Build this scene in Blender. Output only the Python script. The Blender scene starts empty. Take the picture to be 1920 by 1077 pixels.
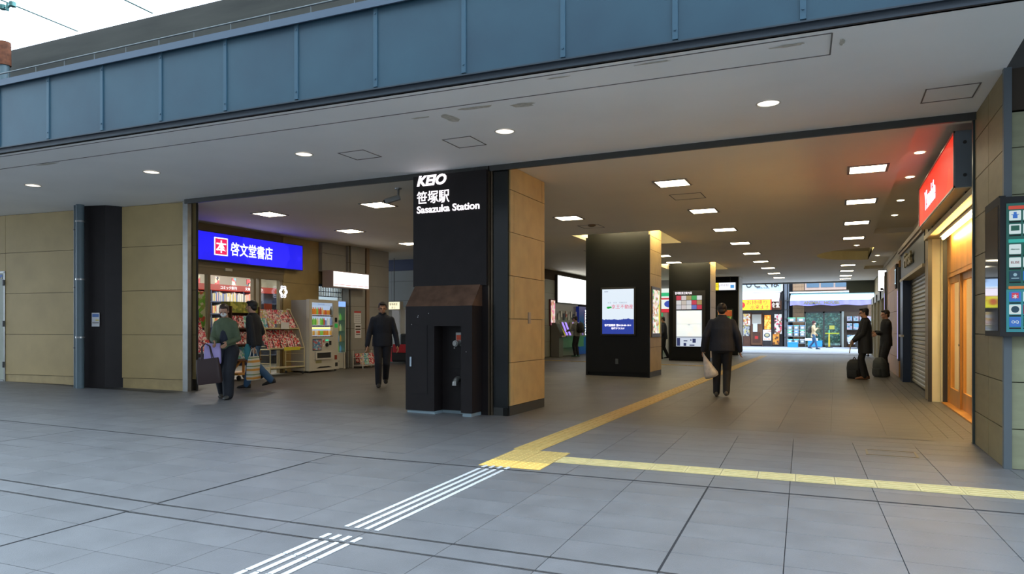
import bpy, bmesh, math, random
from mathutils import Vector, Matrix
random.seed(7)
PI = math.pi
# ------------------------------------------------------------------ camera, sky, exposure
sc = bpy.context.scene
C = sc.collection
YAW = math.radians(25.0)          # the hall runs along +Y; the camera looks 25 degrees to the left of it
EYE = 1.27
FPX = 1300.0
cam_d = bpy.data.cameras.new('camera'); cam = bpy.data.objects.new('camera', cam_d); C.objects.link(cam)
cam.location = (0, 0, EYE); cam.rotation_euler = (PI / 2, 0, YAW)
cam_d.sensor_width = 36.0; cam_d.lens = 36.0 * FPX / 1920.0
cam_d.shift_y = (614.5 - 538.5) / 1920.0
cam_d.clip_end = 300
sc.camera = cam
sc.view_settings.view_transform = 'Standard'; sc.view_settings.look = 'None'
sc.view_settings.gamma = 1.0; sc.view_settings.use_curve_mapping = False
sc.view_settings.exposure = 0.0
world = bpy.data.worlds.new('sky'); sc.world = world; world.use_nodes = True
bg = world.node_tree.nodes['Background']
bg.inputs[0].default_value = (0.76, 0.92, 1.12, 1); bg.inputs[1].default_value = 4.7   # overcast sky
PANEL_L = 19.0                     # ceiling panel lamps
DOWN_L = 12.0
OUT = math.radians(2.3)            # the forecourt paving and the blue beam are turned by this much

# ------------------------------------------------------------------ helpers
def srgb(r, g, b):
    f = lambda c: (c / 255 / 12.92) if c / 255 <= .04045 else ((c / 255 + .055) / 1.055) ** 2.4
    return (f(r), f(g), f(b))
def fz(x):                          # the paving rises gently to the left
    return max(0.0, -0.0135 * (x + 4.2))
def ow(X, Y):                       # forecourt frame -> world
    c, s = math.cos(OUT), math.sin(OUT)
    return (X * c - Y * s, X * s + Y * c)
_M = {}
def mat(name, col, rough=.6, metal=0., emit=None, noise=0., nscale=6., bump=0., bscale=60., spec=.5, stretch=(1, 1, 1), tint=None):
    if name in _M:
        return _M[name]
    m = bpy.data.materials.new(name); m.use_nodes = True; nt = m.node_tree; b = nt.nodes['Principled BSDF']
    b.inputs['Base Color'].default_value = (*col, 1); b.inputs['Roughness'].default_value = rough
    b.inputs['Metallic'].default_value = metal; b.inputs['Specular IOR Level'].default_value = spec
    if emit:
        b.inputs['Emission Color'].default_value = (*emit[0], 1); b.inputs['Emission Strength'].default_value = emit[1]
    if noise or bump:
        tc = nt.nodes.new('ShaderNodeTexCoord'); mp = nt.nodes.new('ShaderNodeMapping'); mp.inputs['Scale'].default_value = stretch
        geo = nt.nodes.new('ShaderNodeNewGeometry')
        nt.links.new(geo.outputs['Position'], mp.inputs[0])
    if noise:
        n = nt.nodes.new('ShaderNodeTexNoise'); n.inputs['Scale'].default_value = nscale; n.inputs['Detail'].default_value = 6
        nt.links.new(mp.outputs[0], n.inputs[0])
        r = nt.nodes.new('ShaderNodeValToRGB'); r.color_ramp.elements[0].position = .3; r.color_ramp.elements[1].position = .7
        t = tint or (1, 1, 1)
        r.color_ramp.elements[0].color = (*[max(0, c * (1 - noise)) for c in col], 1)
        r.color_ramp.elements[1].color = (*[min(1, c * (1 + noise) * k) for c, k in zip(col, t)], 1)
        nt.links.new(n.outputs[0], r.inputs[0]); nt.links.new(r.outputs[0], b.inputs['Base Color'])
    if bump:
        n2 = nt.nodes.new('ShaderNodeTexNoise'); n2.inputs['Scale'].default_value = bscale; n2.inputs['Detail'].default_value = 3
        nt.links.new(mp.outputs[0], n2.inputs[0]); bp = nt.nodes.new('ShaderNodeBump'); bp.inputs['Strength'].default_value = bump; bp.inputs['Distance'].default_value = .01
        nt.links.new(n2.outputs[0], bp.inputs['Height']); nt.links.new(bp.outputs[0], b.inputs['Normal'])
    _M[name] = m; return m
def lit(name, col, s):
    return mat(name, (.02, .02, .02), .5, emit=(col, s))
def vary(name, cols, scale=10., rough=.5, emit=0., rand=1., stretch=(1, 1, 1), kind='vor'):
    """printed covers and pictures: blocks of colour that differ from object to object"""
    if name in _M: return _M[name]
    m = bpy.data.materials.new(name); m.use_nodes = True; nt = m.node_tree; b = nt.nodes['Principled BSDF']; b.inputs['Roughness'].default_value = rough
    tc = nt.nodes.new('ShaderNodeTexCoord'); oi = nt.nodes.new('ShaderNodeObjectInfo'); mp = nt.nodes.new('ShaderNodeMapping')
    mp.inputs['Scale'].default_value = stretch
    cx = nt.nodes.new('ShaderNodeCombineXYZ'); mm = nt.nodes.new('ShaderNodeMath'); mm.operation = 'MULTIPLY'; mm.inputs[1].default_value = 37. * rand
    nt.links.new(oi.outputs['Random'], mm.inputs[0])
    for i in range(3): nt.links.new(mm.outputs[0], cx.inputs[i])
    nt.links.new(tc.outputs['Object'], mp.inputs[0]); nt.links.new(cx.outputs[0], mp.inputs['Location'])
    v = nt.nodes.new('ShaderNodeTexVoronoi'); v.inputs['Scale'].default_value = scale
    wn = nt.nodes.new('ShaderNodeTexNoise'); wn.inputs['Scale'].default_value = scale * 1.7; wn.inputs['Detail'].default_value = 2
    wv = nt.nodes.new('ShaderNodeVectorMath'); wv.operation = 'MULTIPLY_ADD'; wv.inputs[1].default_value = (.9 / scale,) * 3
    nt.links.new(mp.outputs[0], wn.inputs[0]); nt.links.new(wn.outputs['Color'], wv.inputs[0]); nt.links.new(mp.outputs[0], wv.inputs[2])
    if kind == 'noise':
        v = nt.nodes.new('ShaderNodeTexNoise'); v.inputs['Scale'].default_value = scale; v.inputs['Detail'].default_value = 3
    nt.links.new(wv.outputs[0] if kind == 'vor' else mp.outputs[0], v.inputs[0])
    r = nt.nodes.new('ShaderNodeValToRGB'); r.color_ramp.interpolation = 'CONSTANT'
    while len(r.color_ramp.elements) < len(cols): r.color_ramp.elements.new(.5)
    k = len(cols)
    for i, c in enumerate(cols):
        p = i / k if kind != 'noise' else (.3 + .4 * i / k if i else 0)
        r.color_ramp.elements[i].position = p; r.color_ramp.elements[i].color = (*c, 1)
    if kind == 'noise': nt.links.new(v.outputs[0], r.inputs[0])
    else:
        sp = nt.nodes.new('ShaderNodeSeparateColor'); nt.links.new(v.outputs['Color'], sp.inputs[0]); nt.links.new(sp.outputs[0], r.inputs[0])
    nt.links.new(r.outputs[0], b.inputs['Base Color'])
    if emit:
        nt.links.new(r.outputs[0], b.inputs['Emission Color']); b.inputs['Emission Strength'].default_value = emit
    _M[name] = m; return m
def glass_mat(name, tint=(.8, .93, .9), refl=.12, rough=.03):
    if name in _M: return _M[name]
    m = bpy.data.materials.new(name); m.use_nodes = True; nt = m.node_tree; nt.nodes.clear()
    o = nt.nodes.new('ShaderNodeOutputMaterial'); mx = nt.nodes.new('ShaderNodeMixShader'); t = nt.nodes.new('ShaderNodeBsdfTransparent'); g = nt.nodes.new('ShaderNodeBsdfGlossy')
    t.inputs[0].default_value = (*tint, 1); g.inputs['Roughness'].default_value = rough; mx.inputs[0].default_value = refl
    nt.links.new(t.outputs[0], mx.inputs[1]); nt.links.new(g.outputs[0], mx.inputs[2]); nt.links.new(mx.outputs[0], o.inputs[0])
    _M[name] = m; return m

class MB:
    def __init__(s): s.v = []; s.f = []; s.mi = []; s.sm = []
    def add(s, vs, fs, mi=0, smooth=False):
        o = len(s.v); s.v += [tuple(p) for p in vs]
        for f in fs: s.f.append(tuple(i + o for i in f)); s.mi.append(mi); s.sm.append(smooth)
        return s
    def box(s, x0, y0, z0, x1, y1, z1, mi=0):
        if x0 > x1: x0, x1 = x1, x0
        if y0 > y1: y0, y1 = y1, y0
        if z0 > z1: z0, z1 = z1, z0
        v = [(x0, y0, z0), (x1, y0, z0), (x1, y1, z0), (x0, y1, z0), (x0, y0, z1), (x1, y0, z1), (x1, y1, z1), (x0, y1, z1)]
        return s.add(v, [(0, 3, 2, 1), (4, 5, 6, 7), (0, 1, 5, 4), (1, 2, 6, 5), (2, 3, 7, 6), (3, 0, 4, 7)], mi)
    def bev(s, x0, y0, z0, x1, y1, z1, b=.01, mi=0):
        bm = bmesh.new(); bmesh.ops.create_cube(bm, size=1)
        for v in bm.verts:
            v.co = Vector(((x0 + x1) / 2 + v.co.x * (x1 - x0), (y0 + y1) / 2 + v.co.y * (y1 - y0), (z0 + z1) / 2 + v.co.z * (z1 - z0)))
        bmesh.ops.bevel(bm, geom=bm.edges[:], offset=b, segments=2, affect='EDGES', profile=.5)
        bm.verts.ensure_lookup_table(); bm.verts.index_update()
        s.add([v.co[:] for v in bm.verts], [[v.index for v in f.verts] for f in bm.faces], mi); bm.free(); return s
    def tube(s, p0, p1, r0, r1=None, n=10, mi=0, cap=True):
        p0 = Vector(p0); p1 = Vector(p1); r1 = r0 if r1 is None else r1
        d = (p1 - p0)
        if d.length < 1e-6: return s
        d.normalize(); a = Vector((0, 0, 1)) if abs(d.z) < .9 else Vector((1, 0, 0)); u = d.cross(a).normalized(); w = d.cross(u)
        vs = []
        for p, r in ((p0, r0), (p1, r1)):
            for i in range(n):
                t = 2 * PI * i / n; vs.append(p + u * math.cos(t) * r + w * math.sin(t) * r)
        fs = [(i, (i + 1) % n, n + (i + 1) % n, n + i) for i in range(n)]
        s.add(vs, fs, mi, True)
        if cap: s.add(vs, [tuple(range(n - 1, -1, -1)), tuple(range(n, 2 * n))], mi)
        return s
    def path(s, pts, r, n=8, mi=0):
        for a, b in zip(pts[:-1], pts[1:]): s.tube(a, b, r, n=n, mi=mi)
        for p in pts[1:-1]: s.ball(p, r * 1.0, 4, n, mi)
        return s
    def ball(s, c, r, rings=6, n=10, mi=0):
        if not isinstance(r, (tuple, list)): r = (r, r, r)
        vs = [(c[0], c[1], c[2] - r[2])]
        for i in range(1, rings):
            a = PI * i / rings
            for j in range(n):
                t = 2 * PI * j / n; vs.append((c[0] + r[0] * math.sin(a) * math.cos(t), c[1] + r[1] * math.sin(a) * math.sin(t), c[2] - r[2] * math.cos(a)))
        vs.append((c[0], c[1], c[2] + r[2])); fs = [(0, 1 + (j + 1) % n, 1 + j) for j in range(n)]
        for i in range(rings - 2):
            for j in range(n): a = 1 + i * n + j; b = 1 + i * n + (j + 1) % n; fs.append((a, b, b + n, a + n))
        L = len(vs) - 1; k = 1 + (rings - 2) * n
        fs += [(L, k + j, k + (j + 1) % n) for j in range(n)]
        return s.add(vs, fs, mi, True)
    def loft(s, rings, n=14, mi=0, cap=True, sq=1.0):
        """rings: (cx, cy, cz, rx, ry) horizontal ellipses; sq < 1 squares the outline"""
        vs = []
        for (cx, cy, cz, rx, ry) in rings:
            for i in range(n):
                t = 2 * PI * i / n; c, w = math.cos(t), math.sin(t)
                vs.append((cx + rx * math.copysign(abs(c) ** sq, c), cy + ry * math.copysign(abs(w) ** sq, w), cz))
        fs = []
        for k in range(len(rings) - 1):
            for i in range(n): fs.append((k * n + i, k * n + (i + 1) % n, (k + 1) * n + (i + 1) % n, (k + 1) * n + i))
        s.add(vs, fs, mi, True)
        if cap:
            L = (len(rings) - 1) * n
            s.add(vs, [tuple(range(n - 1, -1, -1)), tuple(range(L, L + n))], mi)
        return s
    def prism(s, pts, ax, a, b, mi=0):
        """extrude a 2D outline along axis ax between a and b (outline in the two other axes)"""
        def P(p, t):
            return {'x': (t, p[0], p[1]), 'y': (p[0], t, p[1]), 'z': (p[0], p[1], t)}[ax]
        n = len(pts); vs = [P(p, a) for p in pts] + [P(p, b) for p in pts]
        fs = [tuple(range(n)), tuple(range(2 * n - 1, n - 1, -1))] + [(i, n + i, n + (i + 1) % n, (i + 1) % n) for i in range(n)]
        return s.add(vs, fs, mi)
    def mesh(s, name):
        me = bpy.data.meshes.new(name); me.from_pydata(s.v, [], s.f)
        for p, m_, sm in zip(me.polygons, s.mi, s.sm): p.material_index = m_; p.use_smooth = sm
        bm = bmesh.new(); bm.from_mesh(me); bmesh.ops.recalc_face_normals(bm, faces=bm.faces[:]); bm.to_mesh(me); bm.free()
        return me
    def build(s, name, mats, parent=None, loc=None, rz=None, rot=None):
        me = s.mesh(name)
        for m_ in (mats if isinstance(mats, (list, tuple)) else [mats]): me.materials.append(m_)
        return place(name, me, parent, loc, rz, rot)
def place(name, me, parent=None, loc=None, rz=None, rot=None):
    o = bpy.data.objects.new(name, me); C.objects.link(o)
    if parent: o.parent = parent
    if loc: o.location = loc
    if rz is not None: o.rotation_euler = (0, 0, rz)
    if rot: o.rotation_euler = rot
    return o
def tag(o, label, cat, group=None, kind=None):
    o['label'] = label; o['category'] = cat
    if group: o['group'] = group
    if kind: o['kind'] = kind
    return o
def struct(o):
    o['kind'] = 'structure'; return o
def thing(name, label, cat, loc=(0, 0, 0), rz=0, group=None):
    o = bpy.data.objects.new(name, None); C.objects.link(o); o.empty_display_size = .1
    o.location = loc; o.rotation_euler = (0, 0, rz); return tag(o, label, cat, group)
def copy_tree(o, parent=None):
    c = o.copy(); C.objects.link(c)
    if parent: c.parent = parent
    for ch in list(o.children): copy_tree(ch, c)
    return c
def text(s, size, m, parent, loc, face='-y', name='lettering', align='LEFT', ext=.004, bold=0., xs=1., shear=0., space=1., rot=None, yal='TOP_BASELINE', fit=None):
    cu = bpy.data.curves.new(name, 'FONT'); cu.body = s; cu.size = size; cu.align_x = align; cu.extrude = ext; cu.offset = bold; cu.shear = shear
    cu.space_character = space; cu.resolution_u = 3; cu.align_y = yal
    t = bpy.data.objects.new(name, cu); C.objects.link(t)
    me = bpy.data.meshes.new_from_object(t.evaluated_get(bpy.context.evaluated_depsgraph_get()))
    bpy.data.objects.remove(t); bpy.data.curves.remove(cu)
    me.materials.clear(); me.materials.append(m)
    if fit and len(me.vertices):
        xs_ = [v.co.x for v in me.vertices]; wd = max(xs_) - min(xs_); xs = fit / wd
        if align == 'LEFT':
            for v in me.vertices: v.co.x -= min(xs_)
    r = {'-y': (PI / 2, 0, 0), '+x': (PI / 2, 0, PI / 2), '-x': (PI / 2, 0, -PI / 2), '+y': (PI / 2, 0, PI)}[face]
    o = place(name, me, parent, loc, rot=rot or r); o.scale = (xs, 1, 1)
    return o
def panels(parent, us, zs, place_fn, th, m, name='wall_panel', gap=.004):
    """rectangular facing panels, one object each; place_fn(u0,u1,z0,z1,th) -> box corners"""
    cache = {}
    for z0, z1 in zip(zs[:-1], zs[1:]):
        for u0, u1 in zip(us[:-1], us[1:]):
            b = place_fn(u0 + gap, u1 - gap, z0 + gap, z1 - gap, th)
            w = (round(abs(b[3] - b[0]), 4), round(abs(b[4] - b[1]), 4), round(abs(b[5] - b[2]), 4))
            if w not in cache:
                me = MB().box(0, 0, 0, *w).mesh(name); me.materials.append(m); cache[w] = me
            place(name, cache[w], parent, (min(b[0], b[3]), min(b[1], b[4]), min(b[2], b[5])))

# ------------------------------------------------------------------ materials
M_tile = mat('slate_tile', (.134, .132, .135), .42, noise=.12, nscale=3.2, bump=.25, bscale=140)
M_tile2 = mat('slate_tile_b', (.128, .126, .129), .45, noise=.13, nscale=2.6, bump=.25, bscale=140)
M_tile3 = mat('slate_tile_c', (.139, .137, .140), .44, noise=.12, nscale=3.9, bump=.25, bscale=140)
M_grout = mat('grout', (.018, .018, .02), .9)
M_hallfloor = mat('hall_tile', (.128, .119, .104), .45, noise=.14, nscale=1.3, bump=.2, bscale=90)  # same slate as outside; browner tint carries the hall's warm light
M_street = mat('street', (.30, .31, .34), .8, noise=.1, nscale=3)
M_soffit = mat('soffit_paint', (.90, .90, .88), .65, noise=.04, nscale=.8)
M_ceil = mat('hall_ceiling', (.84, .78, .66), .7, noise=.02, nscale=1)
M_stain = mat('stain', (.52, .49, .42), .8, noise=.2, nscale=20)
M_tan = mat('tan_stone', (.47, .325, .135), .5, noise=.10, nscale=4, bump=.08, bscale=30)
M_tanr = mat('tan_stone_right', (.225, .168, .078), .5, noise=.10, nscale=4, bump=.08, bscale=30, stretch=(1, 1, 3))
M_tanl = mat('tan_board', (.50, .37, .165), .6, noise=.07, nscale=2.5)
M_greyp = mat('grey_panel', (.30, .29, .26), .45, noise=.05, nscale=3)
M_joint = mat('joint', (.06, .045, .03), .9)
M_black = mat('black_steel', (.0075, .0078, .0065), .40, noise=.1, nscale=5, spec=.22)
M_brown = mat('dark_brown_panel', (.015, .0115, .0115), .45, noise=.12, nscale=5, spec=.25)
M_copper = mat('hood_bronze', (.20, .115, .075), .34, metal=.55, noise=.25, nscale=7, bump=.1, bscale=40)
M_steel = mat('steel', (.36, .36, .34), .35, metal=.8, noise=.08, nscale=8)
M_dsteel = mat('dark_steel', (.09, .09, .085), .4, metal=.7)
M_bluesteel = mat('bluegrey_paint', (.10, .145, .165), .45)
M_plinth = mat('plinth', (.22, .29, .32), .5, noise=.1, nscale=10)
M_fascia = mat('fascia_blue', (.026, .068, .105), .45, noise=.14, nscale=1.3, spec=.5, tint=(1.05, 1.08, 1.0))
M_fcap = mat('fascia_cap', (.085, .12, .17), .5)
M_fflange = mat('fascia_flange', (.03, .042, .055), .5)
M_conc = mat('board_concrete', (.046, .043, .034), .85, noise=.3, nscale=1.6, bump=.06, bscale=12, stretch=(.35, 1, 3))
M_white = mat('white', (.75, .75, .72), .5)
M_offw = mat('off_white', (.55, .54, .48), .45)
M_cream = mat('cream', (.52, .43, .24), .5)
M_yel = mat('tactile_yellow', (.52, .36, .115), .55, noise=.1, nscale=12)
M_yel2 = mat('tactile_yellow_pale', (.60, .49, .23), .55, noise=.1, nscale=12)
M_yel3 = mat('tactile_yellow_bright', (.85, .55, .14), .5, noise=.06, nscale=12)
M_bar = mat('tactile_bar_metal', (.80, .82, .82), .35, metal=.3)
M_panel = lit('lamp_diffuser', (1., .86, .60), PANEL_L)
M_down = lit('downlight_lamp', (1., .86, .58), DOWN_L)
M_refl = mat('reflector', (.75, .70, .66), .3, metal=.2)
M_rubber = mat('rubber', (.015, .015, .015), .7)
M_glass = glass_mat('clear_glass', (.93, .96, .94), .07)
M_red = mat('red', (.55, .03, .025), .45)
M_orange = mat('orange', (.75, .22, .02), .5)
M_dark = mat('void_dark', (.008, .008, .010), .8)
M_wood = mat('door_wood', (.58, .27, .055), .42, noise=.2, nscale=5, stretch=(1, 1, .15))
M_wood2 = mat('dark_wood', (.09, .035, .018), .5, noise=.2, nscale=5)
M_navy = mat('navy', (.012, .025, .06), .35)
M_paper = mat('paper', (.7, .7, .72), .6)

# ------------------------------------------------------------------ floor
g = MB()
for (xa, xb) in ((-30, -4.2), (-4.2, 14)):
    g.add([(xa, -14, fz(xa) - .012), (xb, -14, fz(xb) - .012), (xb, 60, fz(xb) - .012), (xa, 60, fz(xa) - .012)], [(0, 1, 2, 3)])
floor = struct(g.build('floor', M_grout))
def vis(x, y, m=700):
    Z = -math.sin(YAW) * x + math.cos(YAW) * y
    if Z < .4: return None
    u = 960 + FPX * (math.cos(YAW) * x + math.sin(YAW) * y) / Z; v = 614.5 + FPX * EYE / Z
    return (Z, u, v) if -m < u < 1920 + m and v < 1077 + 300 else None
rows = [(3.63 + .33 * k, 3.63 + .33 * (k + 1)) for k in range(6)]
rows = [(a, min(b, 5.685)) for a, b in rows] + [(5.715, 6.03)] + [(6.03 + .33 * k, 6.36 + .33 * k) for k in range(10)]
rows += [(5.61, 5.685)] + [(3.40, 3.605)] + [(3.375 - .33 * (k + 1), 3.375 - .33 * k) for k in range(6)]
cols = [(-.69 + .6 * k, -.09 + .6 * k) for k in range(-28, 8)]
tiles = []
for (a, b) in rows:
    for (c, d) in cols:
        X, Y = (c + d) / 2, (a + b) / 2; w = ow(X, Y); q = vis(*w)
        if not q: continue
        if w[1] > 9.0: continue
        tiles.append((q[0], X, Y, round(d - c, 3), round(b - a, 3)))
tiles.sort(); tcache = {}; far = MB()
ru = random.Random(3)
for i, (Z, X, Y, w, d) in enumerate(tiles):
    wx, wy = ow(X, Y); hw, hd = w / 2 - .0022, d / 2 - .0022
    if abs(X - round((X + .69 - .3) / 2.4) * 2.4 + .69 - .3) < 1e-6: pass
    if i < 300:
        k = (w, d, ru.randrange(4))
        if k not in tcache:
            me = MB().bev(-hw, -hd, -.012, hw, hd, 0, .0015).mesh('floor_tile')
            me.materials.append([M_tile, M_tile2, M_tile3, M_tile][k[2]]); tcache[k] = me
        t = place('floor_tile', tcache[k], floor, (wx, wy, fz(wx)))
        t.rotation_euler = (0, math.atan(.0135) if wx < -4.2 else 0, OUT)
    else:
        c, s = math.cos(OUT), math.sin(OUT)
        P = [(wx + a * c - b * s, wy + a * s + b * c) for a, b in ((-hw, -hd), (hw, -hd), (hw, hd), (-hw, hd))]
        far.add([(x, y, fz(x) - .01) for x, y in P] + [(x, y, fz(x)) for x, y in P], [(4, 5, 6, 7), (0, 1, 5, 4), (1, 2, 6, 5), (2, 3, 7, 6), (3, 0, 4, 7)], ru.randrange(3))
# hall paving, 0.6 x 0.3, joined
x = -17.45
xs = []
while x < 1.0: xs.append(x); x += .6
for i, xa in enumerate(xs):
    xb = min(xa + .6, 1.02)
    y = 9.0 if xa > -10.9 else 8.6
    while y < 35.4:
        if xa < -13.0 and (y > 20.2): break
        q = .0011
        P = [(xa + q, y + q), (xb - q, y + q), (xb - q, y + .3 - q), (xa + q, y + .3 - q)]
        far.add([(a, b, fz(a) - .01) for a, b in P] + [(a, b, fz(a)) for a, b in P], [(4, 5, 6, 7), (0, 1, 5, 4), (1, 2, 6, 5), (2, 3, 7, 6), (3, 0, 4, 7)], 3)
        y += .3
y = 7.6
while y < 35.4:                       # small setts along the shops on the right
    for k in range(5):
        xa = 1.022 + k * .15
        if xa > 1.2 and y < 9.0: break
        P = [(xa, y), (xa + .146, y), (xa + .146, y + .146), (xa, y + .146)]
        far.add([(a, b, -.008) for a, b in P] + [(a, b, -.001) for a, b in P], [(4, 5, 6, 7), (0, 1, 5, 4), (1, 2, 6, 5), (2, 3, 7, 6), (3, 0, 4, 7)], 3)
    y += .15
for (xa, xb) in ((-18, -4.2), (-4.2, 1.36)):
    far.add([(xa, 8.2 if xa < -5 else 8.5, fz(xa) - .0006), (xb, 8.5, fz(xb) - .0006), (xb, 9.3, fz(xb) - .0006), (xa, 9.3, fz(xa) - .0006)], [(0, 1, 2, 3)], 3)
fo = far.build('paving', [M_tile, M_tile2, M_tile3, M_hallfloor], floor); fo['kind'] = 'stuff'
# metal channel edges (two long slots, one cross slot) and drain strips
def ochan(name, X0, Y0, X1, Y1, w, m, z=.001):
    a = ow(X0, Y0); L = math.hypot(X1 - X0, Y1 - Y0); ang = OUT + math.atan2(Y1 - Y0, X1 - X0)
    n = max(1, int(L / 2)); b = MB()
    c, s = math.cos(ang), math.sin(ang)
    for i in range(n):
        for sd in (-1, 1):
            q = []
            for t in (i * L / n, (i + 1) * L / n):
                for off in (sd * w / 2 - .0015, sd * w / 2 + .0015):
                    px, py = a[0] + t * c - off * s, a[1] + t * s + off * c; q.append((px, py, fz(px) + z))
            b.add([q[0], q[1], q[3], q[2]], [(0, 1, 2, 3)])
    return b.build(name, m, floor)
def slot(X0, Y0, X1, Y1, w):
    o = ochan('joint_slot', X0, Y0, X1, Y1, .0, M_dark, .0004); bpy.data.objects.remove(o)
    a = ow(X0, Y0); L = math.hypot(X1 - X0, Y1 - Y0); ang = OUT + math.atan2(Y1 - Y0, X1 - X0); n = max(1, int(L / 1.5)); b = MB(); c, s = math.cos(ang), math.sin(ang)
    for i in range(n):
        q = []
        for t in (i * L / n, (i + 1) * L / n):
            for off in (-w / 2, w / 2):
                px, py = a[0] + t * c - off * s, a[1] + t * s + off * c; q.append((px, py, fz(px) + .0006))
        b.add([q[0], q[1], q[3], q[2]], [(0, 1, 2, 3)])
    return b.build('joint_slot', M_dark, floor)
slot(-12, 5.70, 4, 5.70, .024)
for Xs in (-.69, -4.29, -7.89): slot(Xs, 3.63, Xs, 5.70, .014); slot(Xs, 1.2, Xs, 3.37, .010)
ochan('slot_edge', -10, 3.385, 4, 3.385, .018, M_steel)
ochan('slot_edge', -10, 3.617, 4, 3.617, .018, M_steel)
st = MB(); st.box(-12, 35.4, .0, 9, 49, .012); street = struct(st.build('street', M_street))
kb = MB(); kb.box(-12, 40.6, .0, 9, 40.75, .03); struct(kb.build('trim_kerb', mat('kerb', (.6, .6, .6), .8)))
hp = MB(); hp.box(.28, 7.78, 0, .74, 7.8, .003).box(.28, 8.1, 0, .74, 8.12, .003).box(.28, 7.8, 0, .3, 8.1, .003).box(.72, 7.8, 0, .74, 8.1, .003)
tag(hp.build('inspection_cover', mat('brass', (.20, .16, .09), .4, metal=.6)), 'thin rectangular brass frame of a floor inspection cover near the right wall', 'floor hatch')

# ---- tactile paving
def tact_mesh(kind, m, w=.3, d=.3):
    b = MB(); b.box(-w / 2 + .002, -d / 2 + .002, 0, w / 2 - .002, d / 2 - .002, .004)
    if kind == 'bars':
        for k in range(4):
            xx = -.1125 + k * .075; b.bev(xx - .014, -d / 2 + .02, .004, xx + .014, d / 2 - .02, .009, .002)
    else:
        for i in range(5):
            for j in range(5):
                cx_, cy_ = -.12 + i * .06, -.12 + j * .06
                vs = [(cx_ + r * math.cos(t * PI / 4), cy_ + r * math.sin(t * PI / 4), z) for r, z in ((.015, .004), (.009, .009)) for t in range(8)]
                b.add(vs, [(t, (t + 1) % 8, 8 + (t + 1) % 8, 8 + t) for t in range(8)] + [tuple(range(8, 16))])
    me = b.mesh('tactile_tile'); me.materials.append(m); return me
tb = tact_mesh('bars', M_yel); tb2 = tact_mesh('bars', M_yel2); td = tact_mesh('dots', M_yel); td3 = tact_mesh('dots', M_yel3)
t = thing('tactile_strip', 'long ochre tactile guide strip running straight into the passage from the dotted pad', 'tactile paving', (-2.9, 6.575, 0))
for k in range(88): place('tactile_tile', tb, t, (0, .15 + .3 * k, .001))
t = thing('tactile_strip', 'pale yellow tactile guide strip crossing the passage entrance toward the right wall', 'tactile paving', (*ow(-2.0, 6.31), 0), OUT)
for k in range(14): place('tactile_tile', tb2, t, (.3 * k + .0, 0, .0012), rz=PI / 2)
t = thing('tactile_pad', 'dotted tactile warning pad where the guide strips meet, front row brighter yellow', 'tactile paving', (*ow(-2.45, 6.2), 0), OUT)
for i in (0, 1):
    for j in range(3):
        o = place('tactile_tile', td3 if j == 0 else td, t, (-.15 + .3 * i, -.28 + .3 * j, .0016))
        if j == 0 and i == 0: o['label'] = 'bright yellow dotted tile'
t = thing('tactile_strip', 'narrow ochre tactile strip crossing the hall far back between the pillars', 'tactile paving', (-10, 23.4, 0))
for k in range(24):
    place('tactile_tile', tb, t, (.3 * k, 0, .0015 + fz(-10 + .3 * k)), rz=PI / 2)
t = thing('guide_bars', 'four parallel white metal guide bars running toward the camera from the pad', 'tactile paving', (*ow(-2.56, 5.79), 0), OUT)
bm_ = MB().bev(-.015, -.137, 0, .015, .137, .007, .003).mesh('guide_bar'); bm_.materials.append(M_bar)
bs_ = MB().bev(-.015, -.045, 0, .015, .045, .007, .003).mesh('guide_bar'); bs_.materials.append(M_bar)
for c_ in range(4):
    xx = -.1125 + .075 * c_
    place('guide_bar', bs_, t, (xx, -.05, .001))
    y = -.29
    while y > -3.9:
        if not (-2.49 < y + .0 < -2.17): place('guide_bar', bm_, t, (xx, y, .001))
        y -= .284
    for yy in (-2.34,): place('guide_bar', bs_, t, (xx, yy, .001))

# unseen block behind the camera, added and raised to cut low sky light
opp = MB().box(-45, -16, 0, 35, -11, 19)
struct(opp.build('wall_sky_block', mat('sky_block_wall', (.22, .21, .20), .8, noise=.1, nscale=1)))
# ------------------------------------------------------------------ blue beam over the entrance, soffit, concrete wall and glass canopy
beam = struct(thing('beam', '', ''))
del beam['label'], beam['category']; beam.name = 'trim_1'
beam.rotation_euler = (0, 0, OUT)
MB().box(-18, 5.96, 3.62, 6, 6.2, 4.53).build('beam_core', M_fflange, beam)
fw = MB().box(0, 0, 0, .992, .02, .86).mesh('fascia_panel'); fw.materials.append(M_fascia)
fs_ = MB().box(-.045, -.012, 0, .0, 0, .80); fs_.tube((-.022, -.012, .74), (-.022, -.02, .74), .010, n=8); fs_.tube((-.022, -.012, .08), (-.022, -.02, .08), .010, n=8)
fsm = fs_.mesh('cover_strip'); fsm.materials.append(mat('fascia_strip', (.042, .10, .145), .4))
for k in range(-8, 15):
    X = -9.92 + .995 * k
    place('fascia_panel', fw, beam, (X, 5.93, 3.67)); place('cover_strip', fsm, beam, (X, 5.93, 3.70))
MB().box(-18, 5.88, 4.53, 6, 6.22, 4.57).box(-18, 5.88, 4.49, 6, 5.90, 4.53).build('cap_rail', M_fcap, beam)
MB().box(-18, 5.90, 3.60, 6, 5.96, 3.668).box(-18, 5.87, 3.655, 6, 5.92, 3.668).build('bottom_flange', M_fflange, beam)
rl = MB().tube((-18, 6.45, 4.97), (6, 6.45, 4.97), .010, n=6)
for k in range(40): rl.tube((-17.8 + .6 * k, 6.45, 4.57), (-17.8 + .6 * k, 6.45, 4.97), .006, n=5)
rl.build('safety_rail', mat('rail_grey', (.10, .11, .11), .5), beam)

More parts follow.
